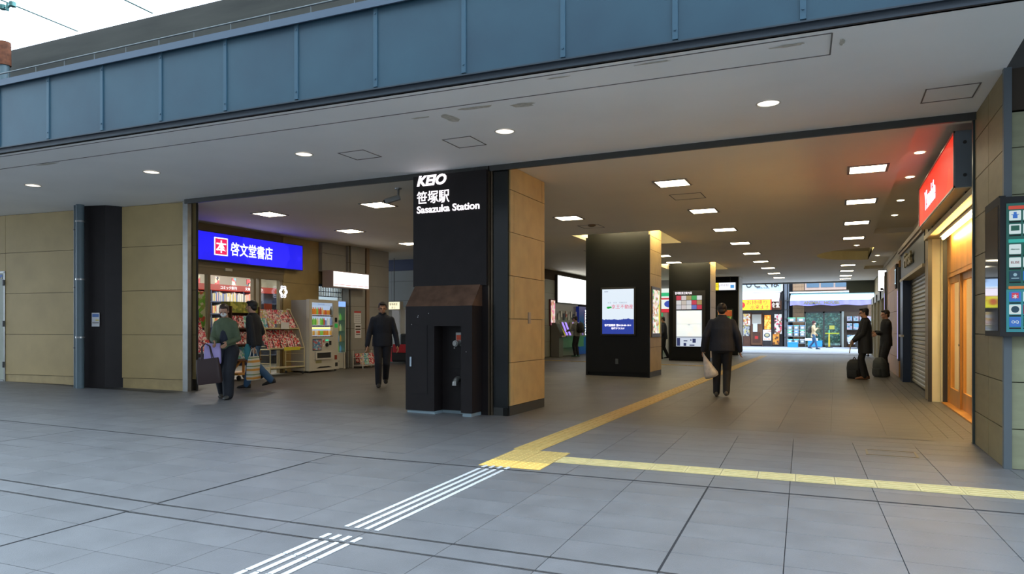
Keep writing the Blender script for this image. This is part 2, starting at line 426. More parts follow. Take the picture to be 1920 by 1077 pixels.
# soffit in front of the hall (z = 3.6), quad following the two directions
s0 = ow(-18, 5.93); s1 = ow(1.6, 5.93)
zc = 3.6
sf = MB().add([(s0[0], s0[1], zc), (s1[0], s1[1], zc), (1.42, 9.0, zc), (-18, 9.0, zc), (s0[0], s0[1], zc + .03), (s1[0], s1[1], zc + .03), (1.42, 9.0, zc + .03), (-18, 9.0, zc + .03)],
              [(0, 1, 2, 3), (7, 6, 5, 4), (0, 1, 5, 4), (1, 2, 6, 5), (2, 3, 7, 6), (3, 0, 4, 7)])
soff = struct(sf.build('ceiling_soffit', M_soffit))
jl = MB()
for Yj in (6.03, 6.50):
    a = ow(-17, Yj); b = ow(.25, Yj); d = .006
    jl.box(-17.25, Yj - d, zc - .004, .22, Yj + d, zc + .001)
jl.box(.214, 6.03, zc - .004, .226, 6.5, zc + .001)
jl.build('soffit_joint', mat('soffit_joint', (.16, .15, .14), .8), soff, rz=OUT)
stn = MB()
rs = random.Random(11)
for (X, Y, w, d) in [(-3.2, 6.62, .5, .10), (-2.7, 6.72, .35, .16), (-3.6, 6.85, .18, .34), (-.1, 6.16, .34, .07), (-1.2, 6.1, .4, .05), (-2.1, 6.12, .3, .04), (-3.9, 6.7, .3, .06), (-9.9, 6.55, .6, .08), (.3, 6.25, .05, .16)]:
    n = 14; P = []
    for i in range(n):
        r_ = .6 + .4 * rs.random(); t_ = 2 * PI * i / n; P.append((X + w / 2 * r_ * math.cos(t_), Y + d / 2 * r_ * math.sin(t_), zc - .0025))
    stn.add(P, [tuple(range(n))])
o = stn.build('paint_stain', M_stain, soff, rz=OUT)
def hatch(parent, x0, y0, x1, y1, rz=0, z=zc, m=None):
    b = MB(); w = .012
    b.box(x0, y0, z - .005, x1, y0 + w, z).box(x0, y1 - w, z - .005, x1, y1, z).box(x0, y0, z - .005, x0 + w, y1, z).box(x1 - w, y0, z - .005, x1, y1, z)
    return b.build('access_hatch', m or mat('hatch_frame', (.14, .13, .115), .6), parent, rz=rz)
hatch(soff, -6.02, 7.4, -5.6, 7.82); hatch(soff, -4.42, 7.42, -4.02, 7.86); hatch(soff, .8, 7.85, 1.26, 8.32)
def downlight(x, y, label, z=zc, r=.125, L=None, group=None):
    t = thing('downlight', label, 'ceiling light', (x, y, z), 0, group)
    b = MB(); n = 20
    vs = [(rr * math.cos(2 * PI * i / n), rr * math.sin(2 * PI * i / n), zz) for rr, zz in ((r, -.006), (r * .92, -.012), (r * .86, -.004)) for i in range(n)]
    b.add(vs, [(k * n + i, k * n + (i + 1) % n, (k + 1) * n + (i + 1) % n, (k + 1) * n + i) for k in (0, 1) for i in range(n)], 0, True)
    b.build('trim_ring', M_offw, t)
    vs = [(r * .86 * math.cos(2 * PI * i / n), r * .86 * math.sin(2 * PI * i / n), -.0035) for i in range(n)]
    MB().add(vs, [tuple(range(n))]).build('reflector', L or M_down, t)
    b2 = MB().ball((0, 0, -.004), (r * .3, r * .3, .012), 5, 10); b2.build('lamp', M_panel, t)
    return t
for (x, y, lb) in [(-11.9, 6.97, 'round recessed downlight above the far left door, leftmost on the soffit'), (-9.27, 7.12, 'round recessed downlight on the soffit, left of the dark column, second from left'), (-6.46, 7.25, 'round recessed downlight in the middle of the soffit, beside two hatches, third from left'),
                   (-3.55, 7.41, 'round recessed downlight above the right side of the dark sign pillar'), (-.63, 7.64, 'round recessed downlight nearest the right wall on the soffit')]:
    downlight(x, y, lb, L=lit('downlight_soft', (1, .9, .8), 1.5))

conc = MB().box(-24, 7.5, 4.62, 10, 8.1, 5.93); conc = struct(conc.build('wall_concrete_beam', M_conc, rz=OUT))
roof_sky_block = struct(MB().box(-26, 6.3, 4.50, 5, 38.6, 4.62).build('roof_sky_block', M_conc))  # unseen slab laid over the hall to keep sky light out
MB().box(-26, 6.25, 3.7, 5, 6.3, 4.6).build('roof_edge', M_fflange, roof_sky_block)
# glass canopy
can = thing('glass_canopy', 'clear glass canopy of long panes on small steel fittings above the forecourt', 'canopy', (0, 0, 0), OUT)
gp = MB().box(0, 0, 0, 1.615, 5.6, .015).mesh('glass_pane'); gp.materials.append(glass_mat('canopy_glass', (.97, 1., .99), .04))
ft = MB(); ft.tube((0, 0, -.10), (0, 0, .0), .02, n=8)
for sx in (-.11, .11):
    ft.tube((0, 0, -.06), (sx, 0, -.02), .014, n=6).tube((sx, 0, -.06), (sx, 0, .0), .045, n=10)
ftm = ft.mesh('spider_fitting'); ftm.materials.append(mat('fitting', (.10, .22, .2), .3, metal=.6))
jm = MB().box(-.012, 0, -.01, .012, 5.6, -.001).mesh('joint_seal'); jm.materials.append(mat('seal', (.03, .10, .09), .5))
for k in range(-6, 7):
    X = -10.54 + 1.63 * k
    place('glass_pane', gp, can, (X + .008, 1.85, 5.95)); place('joint_seal', jm, can, (X, 1.85, 5.95))
    for Yf in (6.4, 4.6, 2.8): place('spider_fitting', ftm, can, (X, Yf, 5.93))
pp = thing('drainpipe', 'short blue grey pipe with a rusty upper half under the glass canopy', 'pipe', (*ow(-12.02, 7.25), 4.6))
MB().tube((0, 0, 0), (0, 0, .98), .075, n=16).build('pipe_body', M_bluesteel, pp)
MB().tube((0, 0, .95), (0, 0, 1.33), .095, .09, n=16).build('rusty_sleeve', mat('rust', (.16, .05, .02), .85, noise=.4, nscale=12), pp)

# ------------------------------------------------------------------ hall ceiling with openings
def ceil_cells(xb, yb, holes, z, m, name):
    b = MB()
    for x0, x1 in zip(xb[:-1], xb[1:]):
        for y0, y1 in zip(yb[:-1], yb[1:]):
            cx_, cy_ = (x0 + x1) / 2, (y0 + y1) / 2
            if any(h[0] < cx_ < h[2] and h[1] < cy_ < h[3] for h in holes): continue
            b.add([(x0, y0, z), (x1, y0, z), (x1, y1, z), (x0, y1, z)], [(0, 3, 2, 1)])
    return b
coves = [(-6.05, 16.55, -3.82, 19.2), (-6.05, 25.4, -3.86, 28.75)]
rec1 = (.86, 9.35, 1.72, 19.4); rec2 = (1.02, 24.2, 1.72, 31.0); dome = (-.55, 22.7, 1.02, 26.7)
holes = coves + [rec1, rec2, dome]
xb = sorted({-17, -6.05, -3.82, -3.86, .86, 1.02, -.55, 1.72}); yb = sorted({9.0, 16.55, 19.2, 25.4, 28.75, 9.35, 19.4, 24.2, 31.0, 22.7, 26.7, 38.6})
cb = ceil_cells(xb, yb, holes, zc, M_ceil, 'ceiling')
def pit(b, h, dz, mi):
    x0, y0, x1, y1 = h; z = zc + dz
    b.add([(x0, y0, zc), (x1, y0, zc), (x1, y1, zc), (x0, y1, zc), (x0, y0, z), (x1, y0, z), (x1, y1, z), (x0, y1, z)],
          [(0, 1, 5, 4), (1, 2, 6, 5), (2, 3, 7, 6), (3, 0, 4, 7), (4, 5, 6, 7)], mi)
for h in coves: pit(cb, h, .55, 1)
pit(cb, rec1, .12, 0); pit(cb, rec2, .12, 0)
# half-round dish cut into the ceiling beside the right hand shops
x0, y0, x1, y1 = dome; cx_, cy_ = x1, (y0 + y1) / 2; N = 24; arc = []
for i in range(N + 1):
    t_ = PI / 2 + PI * i / N; arc.append((cx_ + (x1 - x0) * math.cos(t_), cy_ + (y1 - y0) / 2 * math.sin(t_)))
for i in range(N):
    a, b_ = arc[i], arc[i + 1]
    ca = (x0, a[1]) if True else a
    cb.add([(a[0], a[1], zc), (b_[0], b_[1], zc), (x0, b_[1], zc), (x0, a[1], zc)], [(0, 1, 2, 3)], 0)
    cb.add([(a[0], a[1], zc), (b_[0], b_[1], zc), (b_[0], b_[1], zc + .3), (a[0], a[1], zc + .3)], [(0, 1, 2, 3)], 1, True)
cb.add([(p[0], p[1], zc + .3) for p in arc], [tuple(range(N + 1))], 1)
cb.add([(x1, y0, zc), (x1, y1, zc), (x1, y1, zc + .3), (x1, y0, zc + .3)], [(0, 1, 2, 3)], 1)
ceiling = struct(cb.build('ceiling', [M_ceil, mat('cove_paint', (.62, .56, .38), .6)]))
hatch(ceiling, -2.65, 12.2, -2.1, 12.75); hatch(ceiling, -5.35, 15.0, -4.85, 15.5); hatch(ceiling, -11.0, 16.9, -10.5, 17.4); hatch(ceiling, -6.9, 19.9, -6.5, 20.3)
# hidden lamps inside the two pillar coves
for i, h in enumerate(coves):
    t = thing('cove_lamp', ['hidden tube lamps glowing in the ceiling recess around the pillar with the advert screen', 'hidden tube lamps glowing in the ceiling recess around the pillar with the map screen'][i], 'ceiling light', ((h[0] + h[2]) / 2, (h[1] + h[3]) / 2, zc + .1))
    yy = -(h[3] - h[1]) / 2 + .1
    MB().tube((-.7, yy, .2), (.7, yy, .2), .02, n=8).build('lamp_tube', lit('cove_tube', (1, .88, .6), 110), t)
    xx = (h[2] - h[0]) / 2 - .07
    MB().tube((xx, -.6, .2), (xx, .6, .2), .02, n=8).tube((-xx, -.6, .2), (-xx, .6, .2), .02, n=8).build('lamp_tube', lit('cove_tube', (1, .88, .6), 110), t)

t = thing('cove_lamp', 'hidden lamp added to light the curved ceiling dish by the shops', 'ceiling light', (.9, 23.2, zc + .2))
MB().tube((-.55, -.15, .05), (.08, -.15, .05), .03, n=8).build('lamp_tube', lit('dish_fill', (1, .82, .40), 70), t)  # fill lamp put out of sight to brighten the dish
# rail of the shutter between soffit and hall
rb = MB().box(-10.72, 8.92, 3.535, 1.40, 9.0, 3.6).box(-10.72, 9.0, 3.56, 1.40, 9.10, 3.6).box(-10.72, 8.90, 3.52, 1.40, 8.925, 3.6)
struct(rb.build('trim_2', M_dsteel))

# square panel lamps: one thing, then copies
lamp0 = thing('panel_lamp', 'x', 'ceiling light', (0, 0, zc), 0, 'square ceiling lamps of the hall')
MB().box(-.27, -.27, -.012, .27, -.235, 0).box(-.27, .235, -.012, .27, .27, 0).box(-.27, -.235, -.012, -.235, .235, 0).box(.235, -.235, -.012, .27, .235, 0).build('frame', mat('lamp_frame', (.25, .23, .2), .5), lamp0)
MB().box(-.235, -.235, -.006, .235, .235, -.001).build('diffuser', M_panel, lamp0)
spots = []
def nth(k):
    one = ['', 'first', 'second', 'third', 'fourth', 'fifth', 'sixth', 'seventh', 'eighth', 'ninth', 'tenth', 'eleventh', 'twelfth', 'thirteenth', 'fourteenth', 'fifteenth', 'sixteenth', 'seventeenth', 'eighteenth', 'nineteenth']
    tens = ['', '', 'twenty', 'thirty', 'forty', 'fifty', 'sixty', 'seventy']; tt = ['', '', 'twentieth', 'thirtieth', 'fortieth', 'fiftieth', 'sixtieth', 'seventieth']
    return one[k] if k < 20 else (tt[k // 10] if k % 10 == 0 else tens[k // 10] + '-' + one[k % 10])
ordn = ['first', 'second', 'third', 'fourth', 'fifth', 'sixth', 'seventh', 'eighth', 'ninth', 'tenth']
for i in range(9): spots.append((-2.38, 11.22 + 2.925 * i, 'square ceiling lamp over the tactile strip, %s from the entrance' % ordn[i]))
for i in range(10):
    if i in (4, 5): continue
    spots.append((.43, 11.42 + 2.88 * i if i < 9 else 36.6, 'square ceiling lamp in the row nearest the right hand shops, %s from the entrance' % ordn[i if i < 4 else i - 2]))
for i, (x, y) in enumerate([(-5.13, 13.87), (-5.09, 22.48), (-5.23, 24.9)]): spots.append((x, y, ['square ceiling lamp in line with the pillars, nearest the entrance', 'square ceiling lamp just behind the advert pillar', 'square ceiling lamp in front of the map pillar'][i]))
for i, (x, y, lb) in enumerate([(-7.86, 10.85, 'square ceiling lamp left of the sign pillar, next to the security camera'), (-10.53, 10.8, 'square ceiling lamp above the bookshop entrance end of the hall'), (-10.6, 13.5, 'square ceiling lamp in front of the blue bookshop sign right end'), (-10.7, 16.25, 'square ceiling lamp partly behind the left edge of the sign pillar'),
                                (-7.9, 13.6, 'square ceiling lamp hidden behind the sign pillar, nearer one'), (-7.9, 16.4, 'square ceiling lamp hidden behind the sign pillar, farther one'), (-8.0, 26.5, 'square ceiling lamp before the ticket machines'), (-7.6, 31.5, 'square ceiling lamp before the green shopfront')]): spots.append((x, y, lb))
for i, (x, y, lb) in enumerate(spots):
    o = lamp0 if i == 0 else copy_tree(lamp0)
    o.location = (x, y, zc); o['label'] = lb
for i, (x, y) in enumerate([(1.07, 11.2), (1.10, 12.95), (1.14, 15.25), (1.17, 17.2)]):
    downlight(x, y, 'small round downlight above the right hand shops, %s from the entrance' % ordn[i], z=zc + .12, r=.075, L=M_down)
for i, (x, y) in enumerate([(.55, 21.9), (1.3, 25.1), (1.3, 26.6), (1.3, 29.0)]):
    downlight(x, y, ['small round downlight in front of the curved ceiling dish', 'small round downlight right of the ceiling dish, nearest of three', 'small round downlight right of the ceiling dish, middle of three', 'small round downlight right of the ceiling dish, farthest of three'][i], z=zc if i == 0 else zc + .12, r=.08, L=M_down)
# smoke detectors and cameras on the ceiling
for (x, y, lb) in [(-5.0, 15.0, 'small brown smoke detector on the ceiling before the advert pillar'), (-8.6, 19.3, 'small dark dome detector on the ceiling left of the advert pillar'), (-9.0, 27.0, 'grey dome detector above the ticket machines')]:
    tag(MB().loft([(0, 0, 0, .09, .09), (0, 0, -.03, .085, .085), (0, 0, -.05, .04, .04)], 16).build('smoke_detector', mat('detector', (.16, .11, .06), .5), loc=(x, y, zc)), lb, 'detector')
t = thing('security_camera', 'grey box security camera hanging from the ceiling left of the sign pillar', 'camera', (-6.62, 9.7, zc))
MB().tube((0, 0, -.0), (0, 0, -.13), .018, n=8).loft([(0, 0, 0, .06, .06), (0, 0, -.02, .055, .055)], 12).build('bracket', M_steel, t)
MB().bev(-.05, -.13, -.04, .05, .13, .04, .012).build('housing', M_steel, t, (-.08, -.05, -.19), rot=(math.radians(18), 0, math.radians(-60)))
MB().tube((0, -.13, 0), (0, -.15, 0), .032, n=10).build('lens', M_rubber, t, (-.08, -.05, -.19), rot=(math.radians(18), 0, math.radians(-60)))

# ------------------------------------------------------------------ left front wall with door, dark column and pipes
LW = 0.1047
wl = struct(thing('wl', '', '')); del wl['label'], wl['category']; wl.name = 'wall_left_front'
wl.location = (-10.80, 9.1, 0); wl.rotation_euler = (0, 0, LW)
MB().box(-8, .03, 0, -.1, .3, 3.6).build('wall_core', M_joint, wl)
lz = [.30, 1.13, 1.97, 2.81, 3.597]
fpl = lambda u0, u1, z0, z1, th: (u0, 0, z0, u1, .032, z1)
panels(wl, [-4.83, -2.6], lz, fpl, .03, M_tanl); panels(wl, [-1.9, -.11], lz, fpl, .03, M_tanl)
panels(wl, [-8, -6.1, -4.83], [2.44, 2.81, 3.597], fpl, .03, M_tanl); panels(wl, [-8, -5.86], [.3, 1.13, 1.97, 2.44], fpl, .03, M_tanl)
MB().box(-4.83, .012, .05, -.11, .03, .295).build('skirting', mat('skirting', (.47, .35, .16), .6, noise=.12, nscale=5), wl)
d1 = struct(thing('d1', '', '')); del d1['label'], d1['category']; d1.name = 'door_1'; d1.location = (-10.80, 9.1, 0); d1.rotation_euler = (0, 0, LW)
MB().box(-5.86, -.012, .13, -5.82, .03, 2.43).box(-4.87, -.012, .13, -4.83, .03, 2.43).box(-5.86, -.012, 2.40, -4.83, .03, 2.44).build('door_frame', M_steel, d1)
MB().box(-5.82, -.005, .19, -4.87, .03, 2.40).build('door_leaf', mat('door_pale_green', (.40, .43, .34), .5, noise=.05, nscale=3), d1)
for z in (.5, 1.35, 2.2): MB().box(-4.885, -.03, z - .06, -4.85, -.004, z + .06).build('hinge', M_dsteel, d1)
MB().box(-5.82, -.02, .15, -4.87, .03, .185).build('threshold', M_steel, d1)
stk = MB().box(-4.99, -.008, 2.27, -4.91, -.005, 2.37, 0).prism([(-4.97, 2.28), (-4.92, 2.28), (-4.92, 2.33)], 'y', -.0095, -.008, 1)
stk.build('corner_sticker', [mat('sticker_blue', (.1, .18, .5), .5), mat('sticker_yellow', (.7, .6, .1), .5)], d1)
colp = [(-13.22, 8.545), (-12.60, 8.69), (-12.42, 8.97), (-12.42, 9.1), (-13.22, 9.1)]
dc = MB().prism(colp, 'z', 0, 3.6).build('column', M_brown)
tag(dc, 'dark brown clad column standing against the tan wall on the left', 'column')
t = thing('notice', 'small blue and yellow paper notice taped to the dark column', 'notice', (-12.78, 8.628, 1.42), math.atan2(.18, .72))
MB().box(-.085, -.006, -.13, .085, 0, .13).build('sheet', M_paper, t)
MB().box(-.07, -.008, .05, .07, -.006, .11).build('blue_heading', mat('notice_blue', (.12, .22, .5), .6), t)
MB().box(-.0, -.008, -.02, .07, -.006, .0).build('yellow_band', mat('notice_yel', (.75, .6, .08), .6), t)
MB().box(-.07, -.008, -.06, .07, -.006, -.05).box(-.07, -.008, -.08, .07, -.006, -.075).build('text_line', M_joint, t)
t = thing('drainpipe', 'thick blue grey drainpipe beside the dark column, right one of the pair', 'pipe', (-12.99, 8.46, fz(-13)))
MB().tube((0, 0, 0), (0, 0, 3.6 - fz(-13)), .072, n=20).build('pipe_body', M_bluesteel, t)
for z in (.95, 2.05, 3.15): MB().tube((0, 0, z), (0, 0, z + .03), .079, n=20).build('clamp', M_steel, t)
t = thing('drainpipe', 'thin blue grey drainpipe left of the thick one', 'pipe', (-13.13, 8.47, fz(-13)))
MB().tube((0, 0, 0), (0, 0, 3.6 - fz(-13)), .036, n=16).build('pipe_body', M_bluesteel, t)
for z in (.75, 1.9, 3.0): MB().tube((0, 0, z), (0, 0, z + .025), .043, n=16).build('clamp', M_dsteel, t)
# jambs at the end of the wall
o = struct(MB().box(-10.93, 9.04, 0, -10.80, 9.12, 3.6).build('trim_3', M_steel))
wr_ = MB().box(-11.3, 9.265, 0, -10.83, 9.28, 3.6).build('wall_left_return', M_joint); struct(wr_)
panels(wr_, [-11.3, -10.815], lz, lambda a, b, c, d, th: (a, 9.24, c, b, 9.265, d), .03, M_tanl)
struct(MB().box(-10.812, 9.235, 0, -10.80, 9.27, 3.6).build('trim_4', M_rubber))

# ------------------------------------------------------------------ sign pillar
P1 = struct(MB().box(-5.77, 9.0, 0, -4.26, 10.28, 3.6).build('wall_pillar_front', M_black))
pz = [.14, .765, 1.395, 2.015, 2.64, 3.25, 3.597]
for i in range(6):
    us = [8.99, 9.12, 10.285] if i % 2 == 0 else [8.99, 10.17, 10.285]
    panels(P1, us, pz[i:i + 2], lambda a, b, c, d, th: (-4.26, a, c, -4.22, b, d), .03, M_tan)
MB().box(-4.26, 8.985, 0, -4.225, 10.285, .135).build('skirting', M_dsteel, P1)
MB().box(-4.47, 8.95, .12, -4.24, 9.0, 3.6).build('black_panel', mat('gloss_black', (.006, .008, .008), .18), P1)
MB().box(-4.47, 8.955, .0, -4.31, 9.0, .12).build('base_plate', M_dsteel, P1)
MB().box(-4.31, 8.94, 0, -4.24, 9.0, .118).build('black_foot', M_black, P1)
MB().box(-4.53, 8.90, 0, -4.51, 8.97, 3.6).box(-4.50, 8.93, 0, -4.475, 8.97, 3.6).build('shutter_guide', mat('bronze', (.16, .12, .08), .3, metal=.8), P1)
kp = thing('station_sign_pillar', 'dark brown sign pillar with lit station name, sloping bronze hood and fire hydrant recess', 'sign pillar', (-5.77, 8.85, 0))
MB().box(0, 0, 1.88, 1.24, .15, 3.54).box(.05, .05, 3.54, 1.24, .15, 3.6).box(0, .06, 0, 1.24, .15, 1.88).build('sign_panel', M_brown, kp)
b = MB().prism([(-.25, 1.58), (0, 1.89), (.1, 1.89), (.1, 1.58)], 'x', .03, 1.14).build('hood', M_copper, kp)
h = MB().box(.03, -.25, .06, .52, .06, 1.58).box(.96, -.25, .06, 1.14, .06, 1.58).box(.52, -.25, 1.29, .96, .06, 1.58)
h.box(.52, -.02, .06, .96, .06, 1.29).build('cabinet', M_brown, kp)
MB().box(.05, -.235, 0, .52, .06, .058).box(.98, -.235, 0, 1.12, .06, .058).box(.52, -.01, 0, .98, .06, .058).build('plinth', M_plinth, kp)
cd = MB().box(.10, -.256, .30, .40, -.25, 1.30).build('cabinet_door', M_brown, kp)
MB().box(.115, -.272, .70, .135, -.256, .84).build('door_handle', mat('handle_pale', (.5, .6, .68), .4), cd)
jb = MB().box(.095, -.253, .295, .1, -.25, 1.305).box(.40, -.253, .295, .405, -.25, 1.305).box(.1, -.253, .295, .4, -.25, .30).box(.1, -.253, 1.30, .4, -.25, 1.305).build('door_gap', M_dark, kp)
MB().box(.54, -.028, .66, .95, -.02, .67).build('recess_seam', M_dark, kp)
ht = MB().bev(.76, -.045, 1.0, .87, -.02, 1.20, .004).build('valve_plate', M_steel, kp)
MB().box(.775, -.052, 1.09, .855, -.045, 1.16).build('red_label', mat('label_glow_red', (.75, .08, .02), .4), ht)
MB().tube((.80, -.045, 1.04), (.80, -.13, 1.04), .045, n=16).tube((.80, -.13, 1.04), (.80, -.15, 1.04), .03, n=12).ball((.80, -.15, .975), .013).build('valve_cap', M_steel, ht)
el = MB(); pts = [(.80, -.02, .52), (.80, -.07, .52), (.80, -.11, .505), (.80, -.135, .475), (.80, -.14, .43)]
el.path(pts, .042, n=14).build('outlet_elbow', M_steel, kp)
rng = random.Random(5); cs = MB()
for (px, pz_) in [(.24, 1.42), (.245, 1.44), (.235, 1.415), (.42, 1.47), (.36, 1.23), (.15, 1.0), (1.04, .92), (.9, .2), (.13, 1.31)]:
    y_ = -.2515 if px < .5 or px > .96 else -.03
    cs.box(px, y_, pz_, px + .008, y_ + .001, pz_ + .01)
cs.build('paint_chip', M_paper, kp)
M_sign = lit('sign_white', (1, .93, 1.), 1.6)
text('KEIO', .205, M_sign, kp, (.07, -.008, 3.395), bold=.008, fit=.51, shear=.25)
text('笹塚駅', .205, M_sign, kp, (.07, -.008, 3.135), bold=.0012, fit=.56)
text('Sasazuka Station', .145, M_sign, kp, (.07, -.008, 2.985), bold=.003, fit=1.06)

# ------------------------------------------------------------------ the other pillars
def pillar(name, x0, y0, x1, y1, zb=.12):
    p = struct(MB().box(x0 + .03, y0 + .06, 0, x1 - .04, y1, 3.6).box(x0 + .03, y0 + .06, 3.6, x1 - .04, y1, 4.15).build(name, M_black))
    MB().box(x0, y0, zb, x1, y0 + .05, 3.62).build('black_cladding', M_black, p)
    for xx in (x0, x1 - .06): MB().box(xx, y0 - .005, 0, xx + .06, y0 + .055, zb).build('cladding_foot', M_black, p)
    for i in range(6): panels(p, [y0 + .05, y1], pz[i:i + 2], lambda a, b, c, d, th: (x1 - .04, a, c, x1, b, d), .03, M_tan)
    panels(p, [y0 + .05, y1], [3.6, 4.14], lambda a, b, c, d, th: (x1 - .04, a, c, x1, b, d), .03, M_tan)
    panels(p, [y0 + .05, y1], pz, lambda a, b, c, d, th: (x0, a, c, x0 + .03, b, d), .03, M_tan)
    MB().box(x1 - .04, y0 + .05, 0, x1 - .005, y1, .135).build('skirting', M_dsteel, p)
    return p
P2 = pillar('wall_pillar_advert', -5.93, 17.3, -4.24, 18.6)
P3 = pillar('wall_pillar_map', -5.72, 26.35, -4.2, 27.65, .10)
P4 = pillar('wall_pillar_exit', -5.6, 33.1, -3.98, 34.3, .02)
# advert screen
t = thing('advert_screen', 'lit portrait advert screen on the black pillar, white above and blue below', 'screen', (-5.05, 17.3, 1.68))
MB().bev(-.46, -.05, -.62, .46, 0, .62, .01).build('screen_frame', M_rubber, t)
MB().box(-.415, -.054, -.575, .415, -.050, .575).build('screen', lit('screen_white', (.80, .90, 1.), .95), t)
sk = MB(); rs = random.Random(2); n = 40; top = [(-.415 + .83 * i / n, -.215 + .02 * rs.random() + (.02 if 26 < i < 36 else 0)) for i in range(n + 1)]
sk.prism([(.415, -.575), (-.415, -.575)][::-1] + top[::-1], 'y', -.0555, -.054).build('blue_skyline', lit('screen_blue', (.02, .055, .42), .8), t)
text('京王不動産', .115, lit('screen_red', (.8, .02, .10), .9), t, (-.17, -.056, .08), ext=.001, bold=.0)
lf = MB().ball((-.25, -.0565, .10), (.045, .002, .028), 6, 10).ball((-.20, -.0565, .11), (.04, .002, .022), 6, 10).build('green_leaf_mark', lit('screen_green', (.0, .45, .06), .9), t)
text('KEIO', .045, lit('screen_navy', (.05, .05, .3), .6), t, (-.36, -.056, .50), ext=.001, shear=.25)
text('賃 貸 　売 買 　不動産活用', .042, lit('screen_pale', (.45, .55, .7), .7), t, (-.27, -.056, .21), ext=.001)
text('笹塚営業所 ☎0120-85-1311', .058, M_sign, t, (0, -.057, -.375), ext=.001, align='CENTER', bold=.0015)
text('笹塚テラス1F', .058, M_sign, t, (0, -.057, -.455), ext=.001, align='CENTER', bold=.0015)
tag(MB().bev(-5.13, 17.28, .33, -5.05, 17.3, .47, .006).build('socket_box', mat('socket', (.07, .08, .085), .4)), 'small grey socket plate low on the advert pillar', 'socket')
t = thing('side_poster', 'tall colourful lit food poster on the right side of the advert pillar', 'poster', (-4.24, 17.9, 1.68))
MB().bev(0, -.46, -.66, .03, .46, .64, .006).build('poster_frame', mat('poster_frame', (.10, .10, .12), .4), t)
MB().box(.03, -.38, -.56, .034, .38, .56).build('poster_print', vary('food_print', [(.85, .80, .78), (.7, .35, .2), (.55, .6, .85), (.8, .7, .55), (.35, .18, .1), (.9, .88, .85), (.1, .45, .2)], 15, emit=.9, kind='vor'), t)
MB().prism([(.38, -.56), (.38, .56), (.30, .3), (.22, -.1), (.30, -.56)], 'x', .034, .036).build('yellow_edge', lit('yellow_lit', (.85, .75, .05), .9), t)
tag(MB().bev(-4.225, 9.62, 1.33, -4.205, 9.70, 1.5, .005).build('wall_switch', mat('switch', (.35, .28, .2), .4)), 'small key switch plate on the tan side of the sign pillar', 'switch')
# map screen
t = thing('map_screen', 'tall lit area map display with shop tiles on the far black pillar', 'screen', (-4.96, 26.35, 1.55))
MB().bev(-.6, -.05, -1.02, .6, 0, 1.10, .01).build('screen_frame', M_rubber, t)
text('笹塚駅周辺案内図', .105, M_sign, t, (-.52, -.056, .97), ext=.001, bold=.0, fit=.62)
MB().box(-.47, -.054, -.63, .47, -.05, .36).build('map_sheet', lit('map_white', (.86, .91, .93), .85), t)
vm_ = vary('map_lines', [(.80, .87, .88), (.84, .90, .92), (.82, .88, .86), (.75, .85, .9), (.9, .86, .82), (.83, .9, .9)], 6, emit=.85)
MB().box(-.44, -.056, -.60, .44, -.054, .33).build('map_print', vm_, t)
MB().box(-.44, -.057, -.152, .44, -.056, -.144).box(-.05, -.057, -.19, .05, -.056, -.17).build('rail_line', lit('map_rail', (.5, .55, .6), .7), t)
tl = [lit('tile_%d' % i, c, .75) for i, c in enumerate([(.75, .75, .8), (.15, .2, .6), (.7, .62, .55), (.30, .12, .08), (.85, .85, .85), (.05, .45, .12), (.45, .35, .15), (.8, .72, .72), (.7, .05, .1), (.75, .78, .8)])]
for i in range(5):
    for j in range(3):
        MB().box(-.47 + .19 * i, -.056, .40 + .175 * j, -.47 + .19 * i + .18, -.05, .40 + .175 * j + .162).build('shop_tile', tl[(i * 7 + j * 4 + i * j) % 10], t)
MB().box(-.47, -.054, -.99, .47, -.05, -.65).build('floor_plan', lit('plan_white', (.70, .78, .9), .85), t)
pb = MB()
for (a, b_, c, d) in [(-.45, -.97, -.33, -.67), (-.2, -.80, -.06, -.76), (-.2, -.97, -.1, -.86), (.13, -.85, .25, -.70), (.02, -.96, .2, -.92), (.05, -.78, .09, -.72)]: pb.box(a, -.057, b_, c, -.054, d)
o = pb.build('plan_block', lit('plan_navy', (.04, .06, .2), .6), t); o['kind'] = 'stuff'
# exit sign and posters at the last pillar
t = thing('exit_sign', 'long hanging lit exit sign, yellow left half and white right half', 'sign', (-4.75, 32.9, 3.15))
MB().box(-.62, -.06, -.20, .68, .1, .20).build('sign_box', M_dsteel, t)
MB().box(-.60, -.066, -.17, -.10, -.06, .17).build('yellow_face', lit('exit_yellow', (.95, .75, .03), 1.1), t)
MB().box(-.09, -.066, -.17, .64, -.06, .17).build('white_face', lit('exit_white', (.9, .93, 1.), 1.1), t)
text('口 (出口)', .16, M_joint, t, (-.56, -.068, -.02), ext=.001, xs=.8); text('のりば 北口', .1, lit('exit_ink', (.5, .2, .1), .5), t, (-.02, -.068, .02), ext=.001, xs=.7)
MB().tube((-.4, .02, .2), (-.4, .02, .45), .012, n=6).tube((.4, .02, .2), (.4, .02, .45), .012, n=6).build('hanger', M_dsteel, t)
MB().box(.42, -.068, -.08, .58, -.066, .06).build('blue_square', lit('exit_blue', (.1, .4, .85), .9), t)
t = thing('notice_case', 'dark framed case of green and orange posters on the last black pillar', 'notice board', (-4.60, 33.1, 1.55))
MB().bev(-.36, -.06, -.55, .36, 0, .58, .01).build('case_frame', mat('case_green', (.02, .05, .04), .4), t)
MB().box(-.31, -.064, .25, .31, -.06, .52).build('orange_poster', vary('orange_print', [(.75, .2, .04), (.6, .12, .03), (.7, .4, .1)], 6, emit=.35), t)
MB().box(-.31, -.064, -.5, .31, -.06, .23).build('green_poster', vary('green_print', [(.04, .25, .08), (.06, .35, .12), (.5, .45, .1), (.03, .2, .06)], 11, emit=.3), t)
